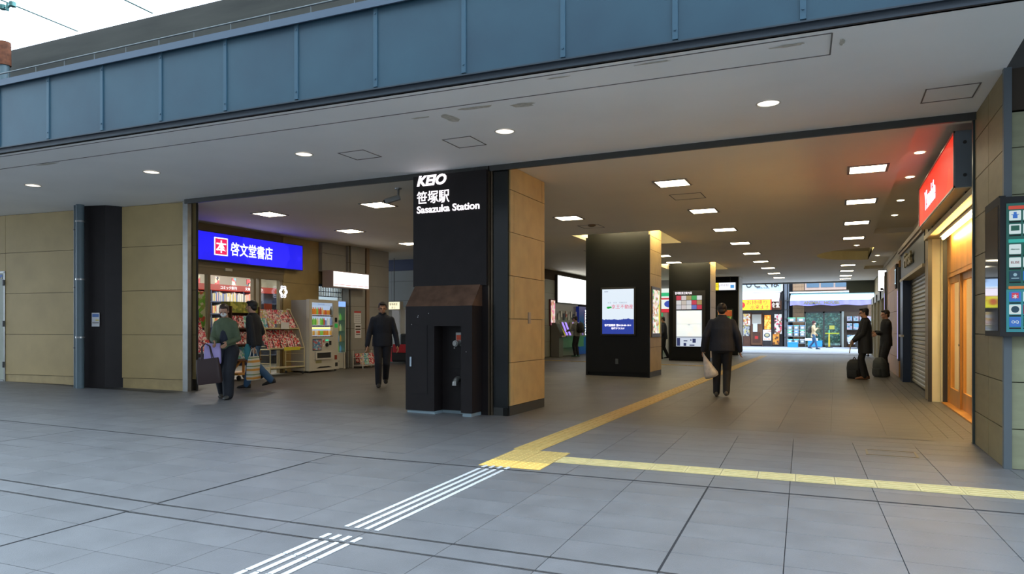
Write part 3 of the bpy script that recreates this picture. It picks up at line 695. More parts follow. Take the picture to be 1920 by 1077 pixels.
MB().box(-4.02, 33.05, .02, -3.975, 34.3, 3.6).build('white_edge', M_offw, P4)

# ------------------------------------------------------------------ right hand wall and its corner
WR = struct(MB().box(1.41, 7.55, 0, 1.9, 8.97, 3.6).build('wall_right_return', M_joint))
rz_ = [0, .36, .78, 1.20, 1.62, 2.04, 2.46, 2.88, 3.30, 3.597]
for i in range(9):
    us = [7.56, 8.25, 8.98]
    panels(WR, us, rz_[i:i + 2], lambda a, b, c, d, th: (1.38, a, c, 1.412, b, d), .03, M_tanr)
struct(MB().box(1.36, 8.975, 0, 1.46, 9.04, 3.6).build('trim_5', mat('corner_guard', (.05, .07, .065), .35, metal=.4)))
struct(MB().box(1.37, 7.50, 0, 1.43, 7.56, 3.6).build('trim_6', mat('post_slate', (.105, .125, .135), .5)))
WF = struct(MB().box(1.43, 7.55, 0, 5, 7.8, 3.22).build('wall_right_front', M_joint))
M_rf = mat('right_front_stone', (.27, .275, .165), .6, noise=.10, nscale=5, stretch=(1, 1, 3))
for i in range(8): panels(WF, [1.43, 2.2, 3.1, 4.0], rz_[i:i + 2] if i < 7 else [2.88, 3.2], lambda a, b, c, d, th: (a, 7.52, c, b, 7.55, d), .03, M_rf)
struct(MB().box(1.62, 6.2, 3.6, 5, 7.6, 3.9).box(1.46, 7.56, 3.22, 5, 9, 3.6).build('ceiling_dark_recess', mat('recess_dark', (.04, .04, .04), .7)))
tag(MB().tube((1.95, 7.45, 3.0), (1.95, 7.45, 3.35), .06, n=10).build('lamp_stub', M_dark), 'dark downpipe stub hanging at the upper right edge', 'pipe')
# shop directory board around the corner
t = thing('directory_board', 'black framed shop directory wrapping the right wall corner, glossy side and lit teal front', 'sign board', (1.36, 7.46, 1.19))
MB().box(-.03, .02, 0, .02, .66, 1.26).box(-.03, -.03, 0, .9, .02, 1.24).build('board_case', M_rubber, t)
MB().box(-.034, .05, .05, -.03, .62, 1.18).build('glossy_side', mat('gloss_glass', (.03, .03, .03), .04, spec=1.0), t)
M_teal = vary('teal_screen', [(.008, .09, .075), (.01, .12, .10), (.015, .15, .15), (.02, .11, .09)], 1.2, emit=.9, kind='noise')
MB().box(.015, -.034, .415, .88, -.03, 1.18).build('screen_upper', lit('teal_dark', (.01, .12, .10), .7), t)
MB().box(.015, -.034, .04, .88, -.03, .415).build('screen_lower', lit('teal_blue', (.03, .30, .36), .7), t)
def bar(x0, x1, z0, z1, m, nm): MB().bev(x0, -.040, z0, x1, -.034, z1, .004).build(nm, m, t)
bar(.03, .6, 1.125, 1.155, lit('bar_red', (.55, .06, .03), .9), 'category_bar'); bar(.03, .6, .83, .86, lit('bar_teal', (.03, .42, .36), .9), 'category_bar'); bar(.03, .6, .422, .445, lit('bar_orange', (.6, .2, .03), .9), 'category_bar')
icw = lit('icon_white', (.62, .74, .76), .9); icn = {'b': lit('icon_blue', (.03, .15, .55), .9), 'g': lit('icon_green', (.01, .1, .07), .8), 'r': lit('icon_red', (.6, .04, .08), .9), 'n': lit('icon_navy', (.01, .05, .09), .8), 'm': lit('icon_maroon', (.25, .01, .06), .8)}
rowsz = [(.93, 'b', 'w', '', ''), (.785, 'g', 'w', '', ''), (.56, 'w', 'g', '', 'Le s'), (.43, 'w', 'b', 'ELISE', ''), (.0, 'n', 'b', '', '')]
def icon(x, z, s, base, mark=None, txt=None):
    MB().bev(x, -.041, z, x + s, -.034, z + s, .006).build('shop_icon', icw if base == 'w' else icn[base], t)
    if mark: mark(x, z, s)
    if txt: text(txt[0], txt[1], txt[2], t, (x + s / 2, -.042, z + s / 2 - txt[1] * .36), ext=.0008, align='CENTER', bold=.0005)
    bar(x, x + s, z - .020, z - .007, M_rubber, 'caption_bar')
def milk(x, z, s):
    MB().box(x + .026, -.0425, z + .018, x + s - .026, -.041, z + s * .55).box(x + .015, -.0425, z + s * .55, x + s - .015, -.041, z + s * .62).box(x + .032, -.0425, z + s * .62, x + s - .032, -.041, z + s * .85).build('icon_mark', icn['b'], t)
A_, B_, S_ = .035, .137, .086
navy_c = lambda x, z, s: MB().tube((x + s / 2, -.0425, z + s * .62), (x + s / 2, -.041, z + s * .62), .014, n=14).box(x + .015, -.0425, z + .018, x + s - .015, -.041, z + .026).build('icon_mark', lit('icon_pale', (.3, .5, .6), .8), t)
icon(A_, 1.027, S_, 'w', milk); icon(B_, 1.027, S_, 'w', None, ('●●', .03, icn['r']))
icon(A_, .907, S_, 'w', lambda x, z, s: MB().box(x + .012, -.0425, z + .028, x + s - .012, -.041, z + s - .012).build('icon_mark', icn['g'], t)); icon(B_, .907, S_, 'w', lambda x, z, s: MB().ball((x + s / 2, -.041, z + s / 2), (.026, .003, .030), 6, 10).build('icon_mark', mat('face_tone', (.2, .12, .08), .6), t))
icon(A_, .729, S_, 'w', None, ('Afternoon', .015, icn['g'])); icon(B_, .729, S_, 'g', None, ('Le a', .024, icw))
icon(A_, .613, S_, 'w', None, ('ELISE', .029, mat('elise_ink', (.3, .05, .05), .6))); icon(B_, .613, S_, 'w', lambda x, z, s: MB().box(x + .01, -.0425, z + .015, x + s - .01, -.041, z + s * .5).build('icon_mark', icn['b'], t))
icon(A_, .493, S_, 'n', navy_c); icon(B_, .493, S_, 'b', None, ('京王', .024, icw))
icon(A_, .310, S_, 'b', lambda x, z, s: MB().box(x + .018, -.0425, z + .028, x + s - .018, -.041, z + s - .01).build('icon_mark', icn['r'], t), ('本', .042, icw)); icon(B_, .310, S_, 'w', None, ('C', .05, icn['g']))
icon(A_, .197, S_, 'w', lambda x, z, s: MB().tube((x + s / 2, -.0425, z + s / 2), (x + s / 2, -.041, z + s / 2), .030, n=16).build('icon_mark', icn['n'], t)); icon(B_, .197, S_, 'm', None, ('コク', .03, icw))
icon(A_, .087, S_, 'b', None, ('OQ', .034, icw)); icon(B_, .087, S_, 'g')

# ------------------------------------------------------------------ shops along the right side (x = 1.38 ... 1.75)
WS = struct(MB().box(2.55, 9.0, 0, 2.7, 14, 3.72).box(1.9, 8.98, 0, 2.6, 9.04, 3.6).box(1.75, 14.0, 0, 1.9, 38.6, 3.72).box(1.40, 9.0, 2.78, 2.6, 14.0, 2.86).build('wall_right', M_cream))
struct(MB().box(1.76, 13.95, 0, 2.7, 14.05, 2.75).box(2.50, 9.05, 0, 2.545, 13.94, 2.75).build('wall_shop_inside', mat('inside_cream', (.82, .74, .52), .6)))
# telephone shop: sign box
t = thing('shop_sign', 'red lit shop sign box with white lettering and grey steel end, above the wooden doors', 'sign', (1.26, 9.5, 2.9))
MB().box(.006, 0, 0, .34, 3.72, .66).build('sign_box', mat('sign_grey', (.20, .24, .27), .45, metal=.2), t)
MB().box(0, .02, .02, .006, 3.70, .64).build('red_face', vary('red_face', [(.80, .028, .01), (.75, .022, .008), (.86, .04, .012)], 1.0, emit=.85, kind='noise'), t)
MB().box(-.012, 0, 0, .006, 3.72, .02).box(-.012, 0, .64, .006, 3.72, .66).box(-.012, 0, 0, .006, .02, .66).box(-.012, 3.70, 0, .006, 3.72, .66).build('edge_trim', M_steel, t)
MB().box(.0, 0, -.012, .33, 3.72, 0).build('underside', mat('warm_panel', (.62, .50, .28), .35), t)
for y_ in (.25, 1.4, 2.5, 3.4): MB().box(.14, y_, -.03, .2, y_ + .04, -.012).build('latch', M_dsteel, t)
for z_ in (.14, .52): MB().tube((.1, 0, z_), (.1, -.012, z_), .02, n=10).tube((.28, 0, z_), (.28, -.012, z_), .012, n=8).build('bolt', M_dsteel, t)
MB().box(.18, -.004, 0, .186, 0, .66).build('end_seam', M_rubber, t)
text("Y!mobile", .40, lit('sign_violet', (.80, .76, 1.), 1.5), t, (-.004, 2.95, .18), face='-x', bold=.006, ext=.003, fit=1.25)
t = thing('lamp_tube_fixture', 'long warm fluorescent tube glowing above the wooden sliding doors', 'light', (1.58, 9.6, 2.74))
MB().box(-.04, 0, -.0, .04, 3.6, .04).build('fixture_body', M_offw, t)
MB().tube((0, .05, -.03), (0, 3.5, -.03), .02, n=10).build('tube', lit('tube_warm', (1., .72, .30), 85), t)
df = thing('wooden_storefront', 'warm orange wooden sliding doors with glass panes under the long tube lamp', 'shopfront', (1.70, 9.05, 0))
fr = MB().box(0, 0, 2.15, .08, 4.60, 2.78).box(0, 4.45, 0, .09, 4.62, 2.15).box(0, 0, 2.09, .1, 4.45, 2.16)
fr.build('door_header', M_wood, df)
def leaf(y0, y1, xo):
    o = MB().box(xo, y0, .02, xo + .04, y0 + .1, 2.09).box(xo, y1 - .1, .02, xo + .04, y1, 2.09).box(xo, y0 + .1, .02, xo + .04, y1 - .1, .28).box(xo, y0 + .1, 1.99, xo + .04, y1 - .1, 2.09).build('sliding_door', M_wood, df)
    MB().box(xo + .015, y0 + .1, .28, xo + .022, y1 - .1, 1.99).build('door_pane', glass_mat('warm_glass', (.95, .93, .88), .06), o)
    MB().tube((xo - .012, y0 + .05, 1.0), (xo, y0 + .05, 1.0), .018, n=8).build('door_lock', M_dsteel, o)
leaf(.2, 1.3, .05); leaf(1.3, 2.4, .02); leaf(2.4, 3.4, .05); leaf(3.4, 4.45, .02)
MB().box(-.08, 0, 0, .12, 4.6, .02).build('sill', M_wood, df)
struct(MB().box(1.9, 9.05, 0, 2.5, 13.6, .02).build('floor_shop', mat('shop_floor', (.4, .3, .18), .5)))
tag(MB().box(-.2, -1.2, 0, .2, 1.2, .04).build('ceiling_lamp', lit('shop_fill', (1, .84, .58), 22), loc=(2.25, 11.3, 2.70)), 'added warm fill panel lighting the shop behind the wooden doors', 'ceiling light')  # unseen fill panel, added to brighten the shop interior
tag(MB().box(2.2, 9.6, .02, 2.5, 12.8, 1.05).build('counter', mat('counter_cream', (.7, .55, .32), .5)), 'pale counter seen through the wooden doors', 'counter')
tag(MB().box(1.9, 12.2, .9, 1.92, 12.6, 1.9).build('shop_poster', vary('shop_posters', [(.7, .7, .6), (.7, .3, .1), (.5, .5, .4), (.75, .7, .6)], 8)), 'posters behind the glass of the wooden door', 'poster')
t = struct(MB().box(1.62, 13.66, 0, 1.75, 14.0, 3.6).box(1.50, 13.80, 0, 1.75, 14.36, 3.6).build('wall_shop_pier', mat('pier_cream', (.82, .73, .46), .55, noise=.04, nscale=3)))
panels(t, [13.82, 14.36], rz_[::2] + [3.597], lambda a, b, c, d, th: (1.455, a, c, 1.50, b, d), .03, M_tanr)
struct(MB().box(1.64, 13.62, 0, 1.70, 13.67, 2.78).box(1.44, 13.79, 0, 1.5, 13.82, 3.6).build('trim_7', M_dsteel))
# closed shop with roller shutter
sh = thing('roller_shutter_shop', 'closed shop with pale roller shutter and dark sign board with raised letters', 'shopfront', (1.42, 14.36, 0))
for k in range(27):
    if k == 0:
        slat = MB(); slat.prism([(.20, .0), (.185, .02), (.185, .06), (.20, .085), (.21, .085), (.21, 0)], 'y', .25, 4.0)
        sme = slat.mesh('shutter_slat'); sme.materials.append(mat('shutter', (.36, .34, .25), .4, metal=.2))
    place('shutter_slat', sme, sh, (0, 0, .03 + .088 * k))
MB().box(.02, -.0, 2.42, .3, 4.8, 3.05).build('sign_board', mat('sign_dark', (.05, .06, .055), .4), sh)
MB().box(-.05, 0, 3.05, .3, 4.85, 3.14).box(-.02, 0, 2.99, .3, 4.82, 3.05).build('cornice', mat('cornice', (.30, .22, .13), .5), sh)
MB().box(-.01, 0, 2.36, .3, 4.8, 2.42).build('lower_trim', mat('trim_pale', (.42, .34, .2), .5), sh)
MB().box(.16, .18, 0, .3, .25, 2.36).box(.16, 4.0, 0, .3, 4.1, 2.36).build('shutter_rail', M_dsteel, sh)
MB().box(.0, 4.1, 0, .3, 4.75, 2.36).build('navy_post', M_navy, sh)
MB().box(-.03, 4.05, 1.05, .02, 4.8, 1.10).build('rail', mat('rail_pale', (.45, .40, .3), .4), sh)
MB().tube((-.005, 4.3, 1.75), (.0, 4.3, 1.75), .015, n=8).build('peephole', M_offw, sh)
text('First', .42, mat('letters_pale', (.35, .30, .17), .35, metal=.5), sh, (-.022, 3.3, 2.60), face='-x', ext=.02, bold=.008, fit=1.5)
tag(MB().bev(1.36, 13.55 + 6.0, 2.25, 1.42, 13.95 + 6.0, 2.85, .01).box(1.352, 19.63, 2.36, 1.36, 19.87, 2.38, 1).box(1.352, 19.63, 2.70, 1.36, 19.87, 2.72, 1).box(1.352, 19.74, 2.38, 1.36, 19.76, 2.70, 1).build('blade_sign', [M_rubber, lit('blade_glow', (.5, .75, .9), 1.2)]), 'small dark blade sign with pale glowing lines past the navy post', 'sign')
def pole_lamp(x, y, z0, z1, lb):
    t = thing('light_bar', lb, 'light', (x, y, z0))
    MB().box(-.03, -.05, 0, .03, .05, z1 - z0).build('bar_body', M_dsteel, t)
    MB().box(-.036, -.014, .05, -.03, .014, (z1 - z0) * .75).build('light_strip', lit('violet_strip', (.55, .5, 1.), 1.3), t)
pole_lamp(1.42, 19.45, .45, 2.75, 'tall slim violet light bar beside the navy post'); pole_lamp(1.42, 24.5, .35, 3.0, 'second slim violet light bar farther along the right wall')
t = struct(MB().box(1.50, 20.1, 0, 1.75, 26.0, 3.0).build('wall_right_far', M_joint))
panels(t, [20.1, 21.6, 23.1, 24.6, 26.0], [0, .5, 1.1, 1.7, 2.3, 2.97], lambda a, b, c, d, th: (1.46, a, c, 1.50, b, d), .03, mat('tan_orange', (.45, .24, .075), .5, noise=.1, nscale=3))
for k, (y0, y1) in enumerate([(26.4, 28.4), (29.0, 31.0), (31.6, 33.6), (34.0, 36.0)]):
    s_ = thing('far_shopfront', ['pale grey shopfront frame with a half open shutter, first past the orange wall', 'pale grey shopfront frame, second past the orange wall', 'pale grey shopfront frame, third past the orange wall', 'pale grey shopfront frame nearest the street'][k], 'shopfront', (1.5, y0, 0))
    MB().box(0, 0, 0, .25, .15, 2.6).box(0, y1 - y0 - .15, 0, .25, y1 - y0, 2.6).box(0, 0, 2.3, .25, y1 - y0, 2.6).build('frame', mat('pale_frame', (.42, .40, .30), .5), s_)
    MB().box(.1, .15, 0, .14, y1 - y0 - .15, 2.3).build('shutter', mat('shutter2', (.2, .19, .15), .5), s_)
t = thing('lit_sign', 'small white glowing box sign sticking out of the far right wall', 'sign', (1.62, 27.2, 2.52))
MB().box(-.28, 0, 0, .0, .12, .75).build('sign_case', M_rubber, t); MB().box(-.27, -.008, .02, -.02, 0, .73).build('sign_face', lit('sign_white2', (1, 1, 1), 2.), t)
MB().box(-.20, -.011, .04, -.12, -.008, .12).build('sign_mark', M_dark, t)
struct(MB().box(.50, 38.4, 3.16, 1.9, 38.7, 3.6).box(.62, 38.4, 3.0, 1.9, 38.7, 3.16).build('trim_8', mat('end_fascia', (.07, .08, .06), .6)))
struct(MB().box(-12, 38.5, 3.54, 2, 38.8, 4.6).build('trim_9', mat('end_edge', (.10, .10, .09), .6)))

# ------------------------------------------------------------------ left side of the hall: bookshop and kiosk
FL = fz(-12.7)                      # paving height there, about 0.115
WB = MB()
WB.box(-12.9, 9.4, 2.53, -12.75, 13.5, 3.62).box(-12.9, 9.4, 0, -12.75, 10.55, 2.6).box(-12.9, 13.5, 0, -12.75, 14.85, 3.62)
WB.box(-12.9, 14.85, 2.46, -12.75, 15.9, 3.62)
wbk = struct(WB.build('wall_left_shops', mat('brown_wall', (.16, .115, .05), .6, noise=.1, nscale=3)))
panels(wbk, [13.52, 14.85], [.13, .9, 1.5, 2.42, 3.597], lambda a, b, c, d, th: (-12.75, a, c, -12.72, b, d), .03, mat('tan_kiosk', (.34, .25, .10), .5, noise=.1, nscale=3))
panels(wbk, [14.87, 15.9], [2.8, 3.3, 3.597], lambda a, b, c, d, th: (-12.75, a, c, -12.62, b, d), .03, M_greyp)
WC = struct(MB().box(-12.9, 15.92, 0, -12.53, 17.8, 3.62).build('wall_left_column', M_joint))
panels(WC, [15.95, 16.62], [.12, .62, 1.24, 1.88, 2.5, 3.12, 3.597], lambda a, b, c, d, th: (-12.53, a, c, -12.50, b, d), .03, M_greyp)
panels(WC, [16.80, 17.8], [.12, .62, 1.24, 1.88, 2.5, 3.12, 3.597], lambda a, b, c, d, th: (-12.53, a, c, -12.50, b, d), .03, M_greyp)
panels(WC, [-12.9, -12.53], [.12, .62, 1.24, 1.88, 2.5, 3.12, 3.597], lambda a, b, c, d, th: (a, 15.89, c, b, 15.92, d), .03, M_greyp)
MB().box(-12.53, 16.64, 0, -12.47, 16.78, 3.6).build('metal_post', mat('copper_steel', (.32, .22, .14), .35, metal=.8), WC)
# bookshop sign
t = thing('bookshop_sign', 'wide royal blue lit sign with red square and white characters over the shop entrance', 'sign', (-12.75, 10.9, 2.74))
MB().box(0, -.4, 0, .22, 3.12, .66).build('sign_box', mat('sign_case_navy', (.01, .01, .06), .4), t)
MB().box(.22, -.38, .02, .226, 3.10, .64).build('blue_face', vary('blue_face', [(.012, .010, .78), (.010, .008, .70), (.018, .014, .84)], .9, emit=1.1, kind='noise'), t)
wsm = lit('sign_bookwhite', (.95, .98, 1), 1.7)
MB().box(.226, .28, .15, .229, .66, .55).build('logo_edge', wsm, t); MB().box(.229, .305, .175, .231, .635, .525).build('logo_square', lit('logo_red', (.75, .01, .10), 1.2), t)
text('本', .30, wsm, t, (.234, .32, .235), face='+x', bold=.004, ext=.001)
text('啓文堂書店', .325, wsm, t, (.232, .74, .21), face='+x', bold=.004, ext=.001, fit=1.30)
# shopfront
fm = mat('front_frame', (.20, .155, .09), .5)
t = thing('glass_storefront', 'bronze framed glass front of the bookshop with open sliding door', 'shopfront', (-12.75, 10.5, FL))
MB().box(-.12, 0, 2.35, .02, 3.05, 2.50).box(-.10, 0, 2.50, .04, 3.05, 2.64).build('header', fm, t)
for y_ in (.0, .70, 2.05, 2.22, 2.92): MB().box(-.10, y_, 0, .01, y_ + .07, 2.36).build('mullion', fm, t)
for (a, b_) in ((.07, .70), (2.29, 2.92)): MB().box(-.05, a, .05, -.04, b_, 2.34).build('pane', M_glass, t)
MB().box(.02, 1.15, 2.46, .06, 1.35, 2.52).build('door_sensor', M_offw, t)
MB().box(-.03, 2.42, 1.10, -.02, 2.68, 1.75).build('red_notice', mat('notice_red', (.32, .05, .02), .6), t)
MB().box(-.018, 2.46, 1.3, -.016, 2.64, 1.6).build('notice_text', M_offw, t)
MB().box(-.035, .08, 1.15, -.03, .66, 1.95).build('green_poster', vary('green_poster', [(.12, .33, .03), (.16, .40, .04), (.45, .08, .03), (.25, .3, .05), (.5, .5, .3)], 12), t)
nn = MB(); n = 12
for k, r_ in ((0, .115), (1, .075)):
    P = [(-.02, 2.99 + (r_ + .018 * math.cos(6 * 2 * PI * i / 48)) * math.cos(2 * PI * i / 48), 2.06 + (r_ * 1.25 + .018 * math.cos(6 * 2 * PI * i / 48)) * math.sin(2 * PI * i / 48)) for i in range(49)]
    nn.path([(-0.02 + .1, p[1] - .02, p[2]) for p in P[:: (1 if k == 0 else 2)]], .010, n=5)
o = nn.build('neon_flower_ring', lit('neon', (.75, .8, 1.), 3.), t)
# interior
rm = MB().add([(-16.6, 9.5, FL), (-12.75, 9.5, FL), (-12.75, 16.9, FL), (-16.6, 16.9, FL)], [(0, 1, 2, 3)]).build('floor_bookshop', mat('shop_vinyl', (.35, .33, .3), .5)); struct(rm)
rw = MB().box(-16.7, 9.5, 0, -16.6, 16.9, 3.0).box(-16.7, 9.42, 0, -12.9, 9.5, 3.0).box(-16.7, 16.9, 0, -12.9, 17.0, 3.0).box(-13.9, 14.65, 0, -12.9, 14.75, 3.0).box(-13.9, 14.7, 0, -13.85, 16.9, 3.0)
struct(rw.build('wall_bookshop', mat('shop_white', (.72, .70, .62), .7)))
struct(MB().box(-16.7, 9.5, 2.95, -12.9, 16.9, 3.05).build('ceiling_bookshop', mat('shop_ceiling', (.75, .74, .68), .7)))
for i, (x_, y_) in enumerate([(-14.6, 11.3), (-14.6, 13.3), (-14.6, 15.2), (-15.9, 12.3)]):
    tag(MB().box(-.15, -.6, -.05, .15, .6, 0).build('ceiling_lamp', lit('shop_lamp', (1, .97, .88), 36), loc=(x_, y_, 2.95)), ['fluorescent lamp inside the bookshop, nearest the street front', 'fluorescent lamp inside the bookshop, middle', 'fluorescent lamp inside the bookshop, farthest back', 'fluorescent lamp at the back wall of the bookshop'][i], 'ceiling light')
t = thing('bookcase', 'tall navy bookcase with a red header band seen through the open door', 'bookcase', (-15.6, 13.2, FL))
sv = MB().box(-.28, 0, 0, -.26, 3.2, 2.35)
for y_ in (0, .62, 1.78, 2.4, 3.18): sv.box(-.26, y_, 0, 0, y_ + .03, 2.2)
sv.build('case', mat('case_navy', (.03, .045, .10), .5), t)
for z in (.3, .75, 1.15, 1.52, 1.86): MB().box(-.26, 0, z, .02, 3.2, z + .03).build('shelf', mat('case_navy', (.03, .045, .10), .5), t)
MB().box(-.28, 0, 2.20, .03, 3.2, 2.36).build('red_header', lit('header_red', (.75, .03, .015), .55), t)
text('コミック新刊　　　文庫のコミック', .10, wsm, t, (.035, .9, 2.24), face='+x', ext=.001)
bk = MB().box(0, 0, 0, .16, .03, .25).mesh('book'); M_book = vary('book_spine', [(.5, .48, .45), (.5, .12, .10), (.42, .40, .36), (.45, .36, .10), (.5, .47, .45), (.12, .16, .32), (.5, .28, .22), (.35, .35, .37)], .3, rand=6); bk.materials.append(M_book)
rb_ = random.Random(9)
nb = 0
for z, shn in ((1.89, 'top'), (1.55, 'middle'), (1.18, 'lower')):
    y_ = .05; kb_ = 0
    while y_ < 2.36:
        if not (.60 < y_ + .035 < .67 or 1.76 < y_ + .035 < 1.84):
            o = bpy.data.objects.new('book', bk); C.objects.link(o); o.location = (-15.6 - .14, 13.2 + y_, FL + z); o.scale = (1, 1, rb_.uniform(.8, 1.08))
            kb_ += 1; tag(o, 'book on the %s shelf of the navy bookcase, %s from the left' % (shn, nth(kb_)), 'book', 'books on the navy bookcase')
        y_ += rb_.uniform(.032, .045)
M_card = vary('display_card', [(.75, .75, .72), (.05, .05, .06), (.6, .1, .12), (.2, .45, .6), (.7, .65, .5)], 9)
for i, y_ in enumerate([13.5, 14.15, 14.75, 15.3]):
    tag(MB().box(0, -.07, 0, .02, .07, .22).build('display_card', M_card, loc=(-15.75, y_, FL + 2.36)), ['display card on top of the bookcase, leftmost', 'display card on top of the bookcase, second from left', 'display card on top of the bookcase, third from left', 'display card on top of the bookcase, rightmost'][i], 'card')

# magazines: shared sizes and cover prints
covs = [vary('cover_pink', [(.75, .08, .16), (.85, .45, .45), (.8, .7, .65), (.65, .03, .05), (.9, .75, .7), (.2, .05, .06)], 34, rand=5),
        vary('cover_red', [(.65, .03, .03), (.8, .35, .3), (.75, .6, .5), (.5, .02, .05), (.12, .04, .05), (.85, .8, .75)], 30, rand=7),
        vary('cover_blue', [(.10, .35, .55), (.15, .5, .5), (.6, .7, .75), (.2, .55, .3), (.75, .75, .7)], 26, rand=3),
        vary('cover_mix', [(.6, .5, .1), (.7, .2, .25), (.3, .3, .35), (.8, .75, .7), (.55, .35, .3)], 28, rand=4)]
mgm = []
for c_ in covs:
    me = MB().box(0, -.10, 0, .006, .10, .27).mesh('magazine'); me.materials.append(c_); mgm.append(me)
def magazine(x, y, z, tilt, k, label, group, yaw=0):
    o = bpy.data.objects.new('magazine', mgm[k]); C.objects.link(o); o.location = (x, y, z); o.rotation_euler = (0, -tilt, yaw)
    return tag(o, label, 'magazine', group)
rm_ = random.Random(21)
# cream wire rack right of the door
M_rack = mat('rack_cream', (.52, .46, .27), .45)
t = thing('magazine_rack', 'cream wire magazine rack on castors between the doorway and the vending machine', 'rack', (-12.62, 12.35, FL))
r_ = MB()
for y_ in (0, 1.15):
    r_.path([(.0, y_, .06), (.0, y_, 1.55), (.05, y_, 1.62), (.14, y_, 1.60), (.18, y_, 1.5)], .014, n=6).path([(.60, y_, .06), (.60, y_, .64), (.42, y_, 1.14), (.18, y_, 1.5)], .012, n=6).tube((0, y_, .3), (.6, y_, .3), .01, n=5)
    for z in (.5, .7, .9, 1.1): r_.tube((0, y_, z), (.55 if z < .7 else .45, y_, z), .006, n=4)
r_.build('side_frame', M_rack, t)
for (x0, x1, z) in ((0, .62, .16), (.12, .60, .62), (.05, .42, 1.10)):
    MB().box(x0, 0, z, x1, 1.15, z + .015).box(x1 - .012, 0, z + .0, x1, 1.15, z + .05).build('rack_shelf', M_rack, t)
MB().box(.601, .45, .60, .606, 1.0, .68).build('yellow_price_strip', mat('price_yellow', (.65, .60, .04), .5), t)
MB().box(.43, .52, 1.12, .436, .80, 1.28).build('white_card', M_paper, t)
for (x_, y_) in ((.03, .02), (.57, .02), (.03, 1.13), (.57, 1.13)): MB().tube((x_, y_ - .015, .032), (x_, y_ + .015, .032), .03, n=10).build('castor', M_rubber, t)
for row, (x0, z0, n_, ks) in enumerate([(.33, 1.12, 5, (2, 3, 0, 0, 0)), (.24, 1.24, 6, (3, 3, 0, 3, 0, 1)), (.15, 1.34, 6, (1, 3, 0, 0, 3, 3)), (.50, .64, 5, (0, 1, 1, 0, 1)), (.40, .74, 5, (0, 1, 0, 1, 1)), (.30, .84, 5, (1, 0, 1, 0, 0))]):
    for i in range(n_):
        yy = 12.35 + .12 + i * (.94 / (n_ - 1))
        if row == 0 and i in (2, 3): continue
        magazine(-12.62 + x0, yy, FL + z0, .35, ks[i], '%s magazine on cream rack, %s row of %s tier, %s from left' % (['pink', 'red', 'blue', 'mixed colour'][ks[i]], ['front', 'middle', 'back'][row % 3], ['upper', 'lower'][row > 2], nth(i + 1)), ['magazines on the upper tiers of the cream rack', 'magazines on the lower tier of the cream rack'][row > 2])
for i in range(4):
    magazine(-12.5, 12.55 + .26 * i, FL + .18, -1.50, 3, 'magazine lying flat on the bottom shelf of the cream rack, %s from the left' % nth(i + 1), 'magazines on the bottom shelf of the cream rack')
# centre stand with orange wheeled base
t = thing('book_stand', 'wooden magazine stand with dull orange wheeled base in front of the bookshop door', 'rack', (-11.95, 11.05, FL))
MB().box(-.35, 0, .12, .28, .8, .16).prism([(.02, .16), (.06, .16), (.36, .42), (.30, .42)], 'x', .0, .04).prism([(.78, .16), (.74, .16), (.44, .42), (.50, .42)], 'x', .0, .04).box(0, .38, .16, .04, .42, .42).build('orange_base', mat('base_orange', (.42, .19, .03), .5), t)
for (x_, y_) in ((-.28, .08), (.22, .08), (-.28, .72), (.22, .72)): MB().tube((x_, y_ - .02, .055), (x_, y_ + .02, .055), .055, n=12).build('wheel', M_rubber, t)
MB().box(-.25, 0, .42, .18, .8, .45).box(-.25, 0, .45, -.22, .8, 1.62).box(-.22, 0, .76, .15, .8, .78).box(-.22, 0, 1.12, .10, .8, 1.14).box(-.22, -.01, .42, .10, .01, 1.62).box(-.22, .79, .42, .10, .81, 1.62).build('shelf_body', M_wood2, t)
hb = MB().box(-.22, 0, 1.48, .06, .34, 1.72).box(-.22, .36, 1.48, .06, .8, 1.72).build('header_board', vary('header_green', [(.22, .24, .03), (.30, .30, .05), (.5, .45, .08), (.16, .2, .03)], 14), t)
for z, k3 in ((.46, 2), (.79, 3), (1.15, 1), (1.15, 0)):
    for i in range(4):
        xx = -.02 + (.06 if k3 == 0 else 0)
        magazine(-11.95 + xx, 11.05 + .12 + .19 * i, FL + z, .15, 2 if (z < .5) else (k3 + i) % 4, '%s magazine from the left on the %s of the orange based stand' % (nth(i + 1), {.46: 'bottom shelf', .79: 'middle shelf', 1.15: 'upper shelf, %s row' % ['front', 'back', '', ''][0 if k3 == 0 else 1]}[z]), 'magazines on the orange based stand')
# left rack with chrome castors
t = thing('magazine_rack', 'tall chrome rack of red magazines beside the left jamb with blue header', 'rack', (-12.30, 9.75, FL))
r_ = MB()
for (x_, y_) in ((0, 0), (.5, 0), (0, .8), (.5, .8)): r_.tube((x_, y_, .08), (x_, y_, 1.45 if x_ < .1 else .62), .012, n=6)
for z in (.2, .62): r_.path([(0, 0, z), (.5, 0, z), (.5, .8, z), (0, .8, z), (0, 0, z)], .010, n=5)
for k in range(9): r_.tube((0, .08 * k + .08, .62), (.5, .08 * k + .08, .62), .005, n=4)
r_.build('wire_frame', M_steel, t)
MB().box(.0, 0, 1.32, .03, .8, 1.52).build('blue_header', mat('header_blue', (.02, .05, .18), .5), t); text('啓文堂書店', .15, M_paper, t, (.032, .04, 1.36), face='+x', ext=.001)
for (x_, y_) in ((0, 0), (.5, 0), (0, .8), (.5, .8)): MB().tube((x_ - .012, y_, .045), (x_ + .012, y_, .045), .045, n=12).build('castor', M_rubber, t)
for row, (x0, z0) in enumerate([(.40, .64), (.28, .84), (.16, 1.02)]):
    for i in range(4): magazine(-12.30 + x0, 9.75 + .1 + .2 * i, FL + z0, .3, (row + i) % 2, 'red magazine on the chrome rack, %s row, %s from the left' % (['front', 'middle', 'back'][row], nth(i + 1)), 'magazines on the chrome rack')

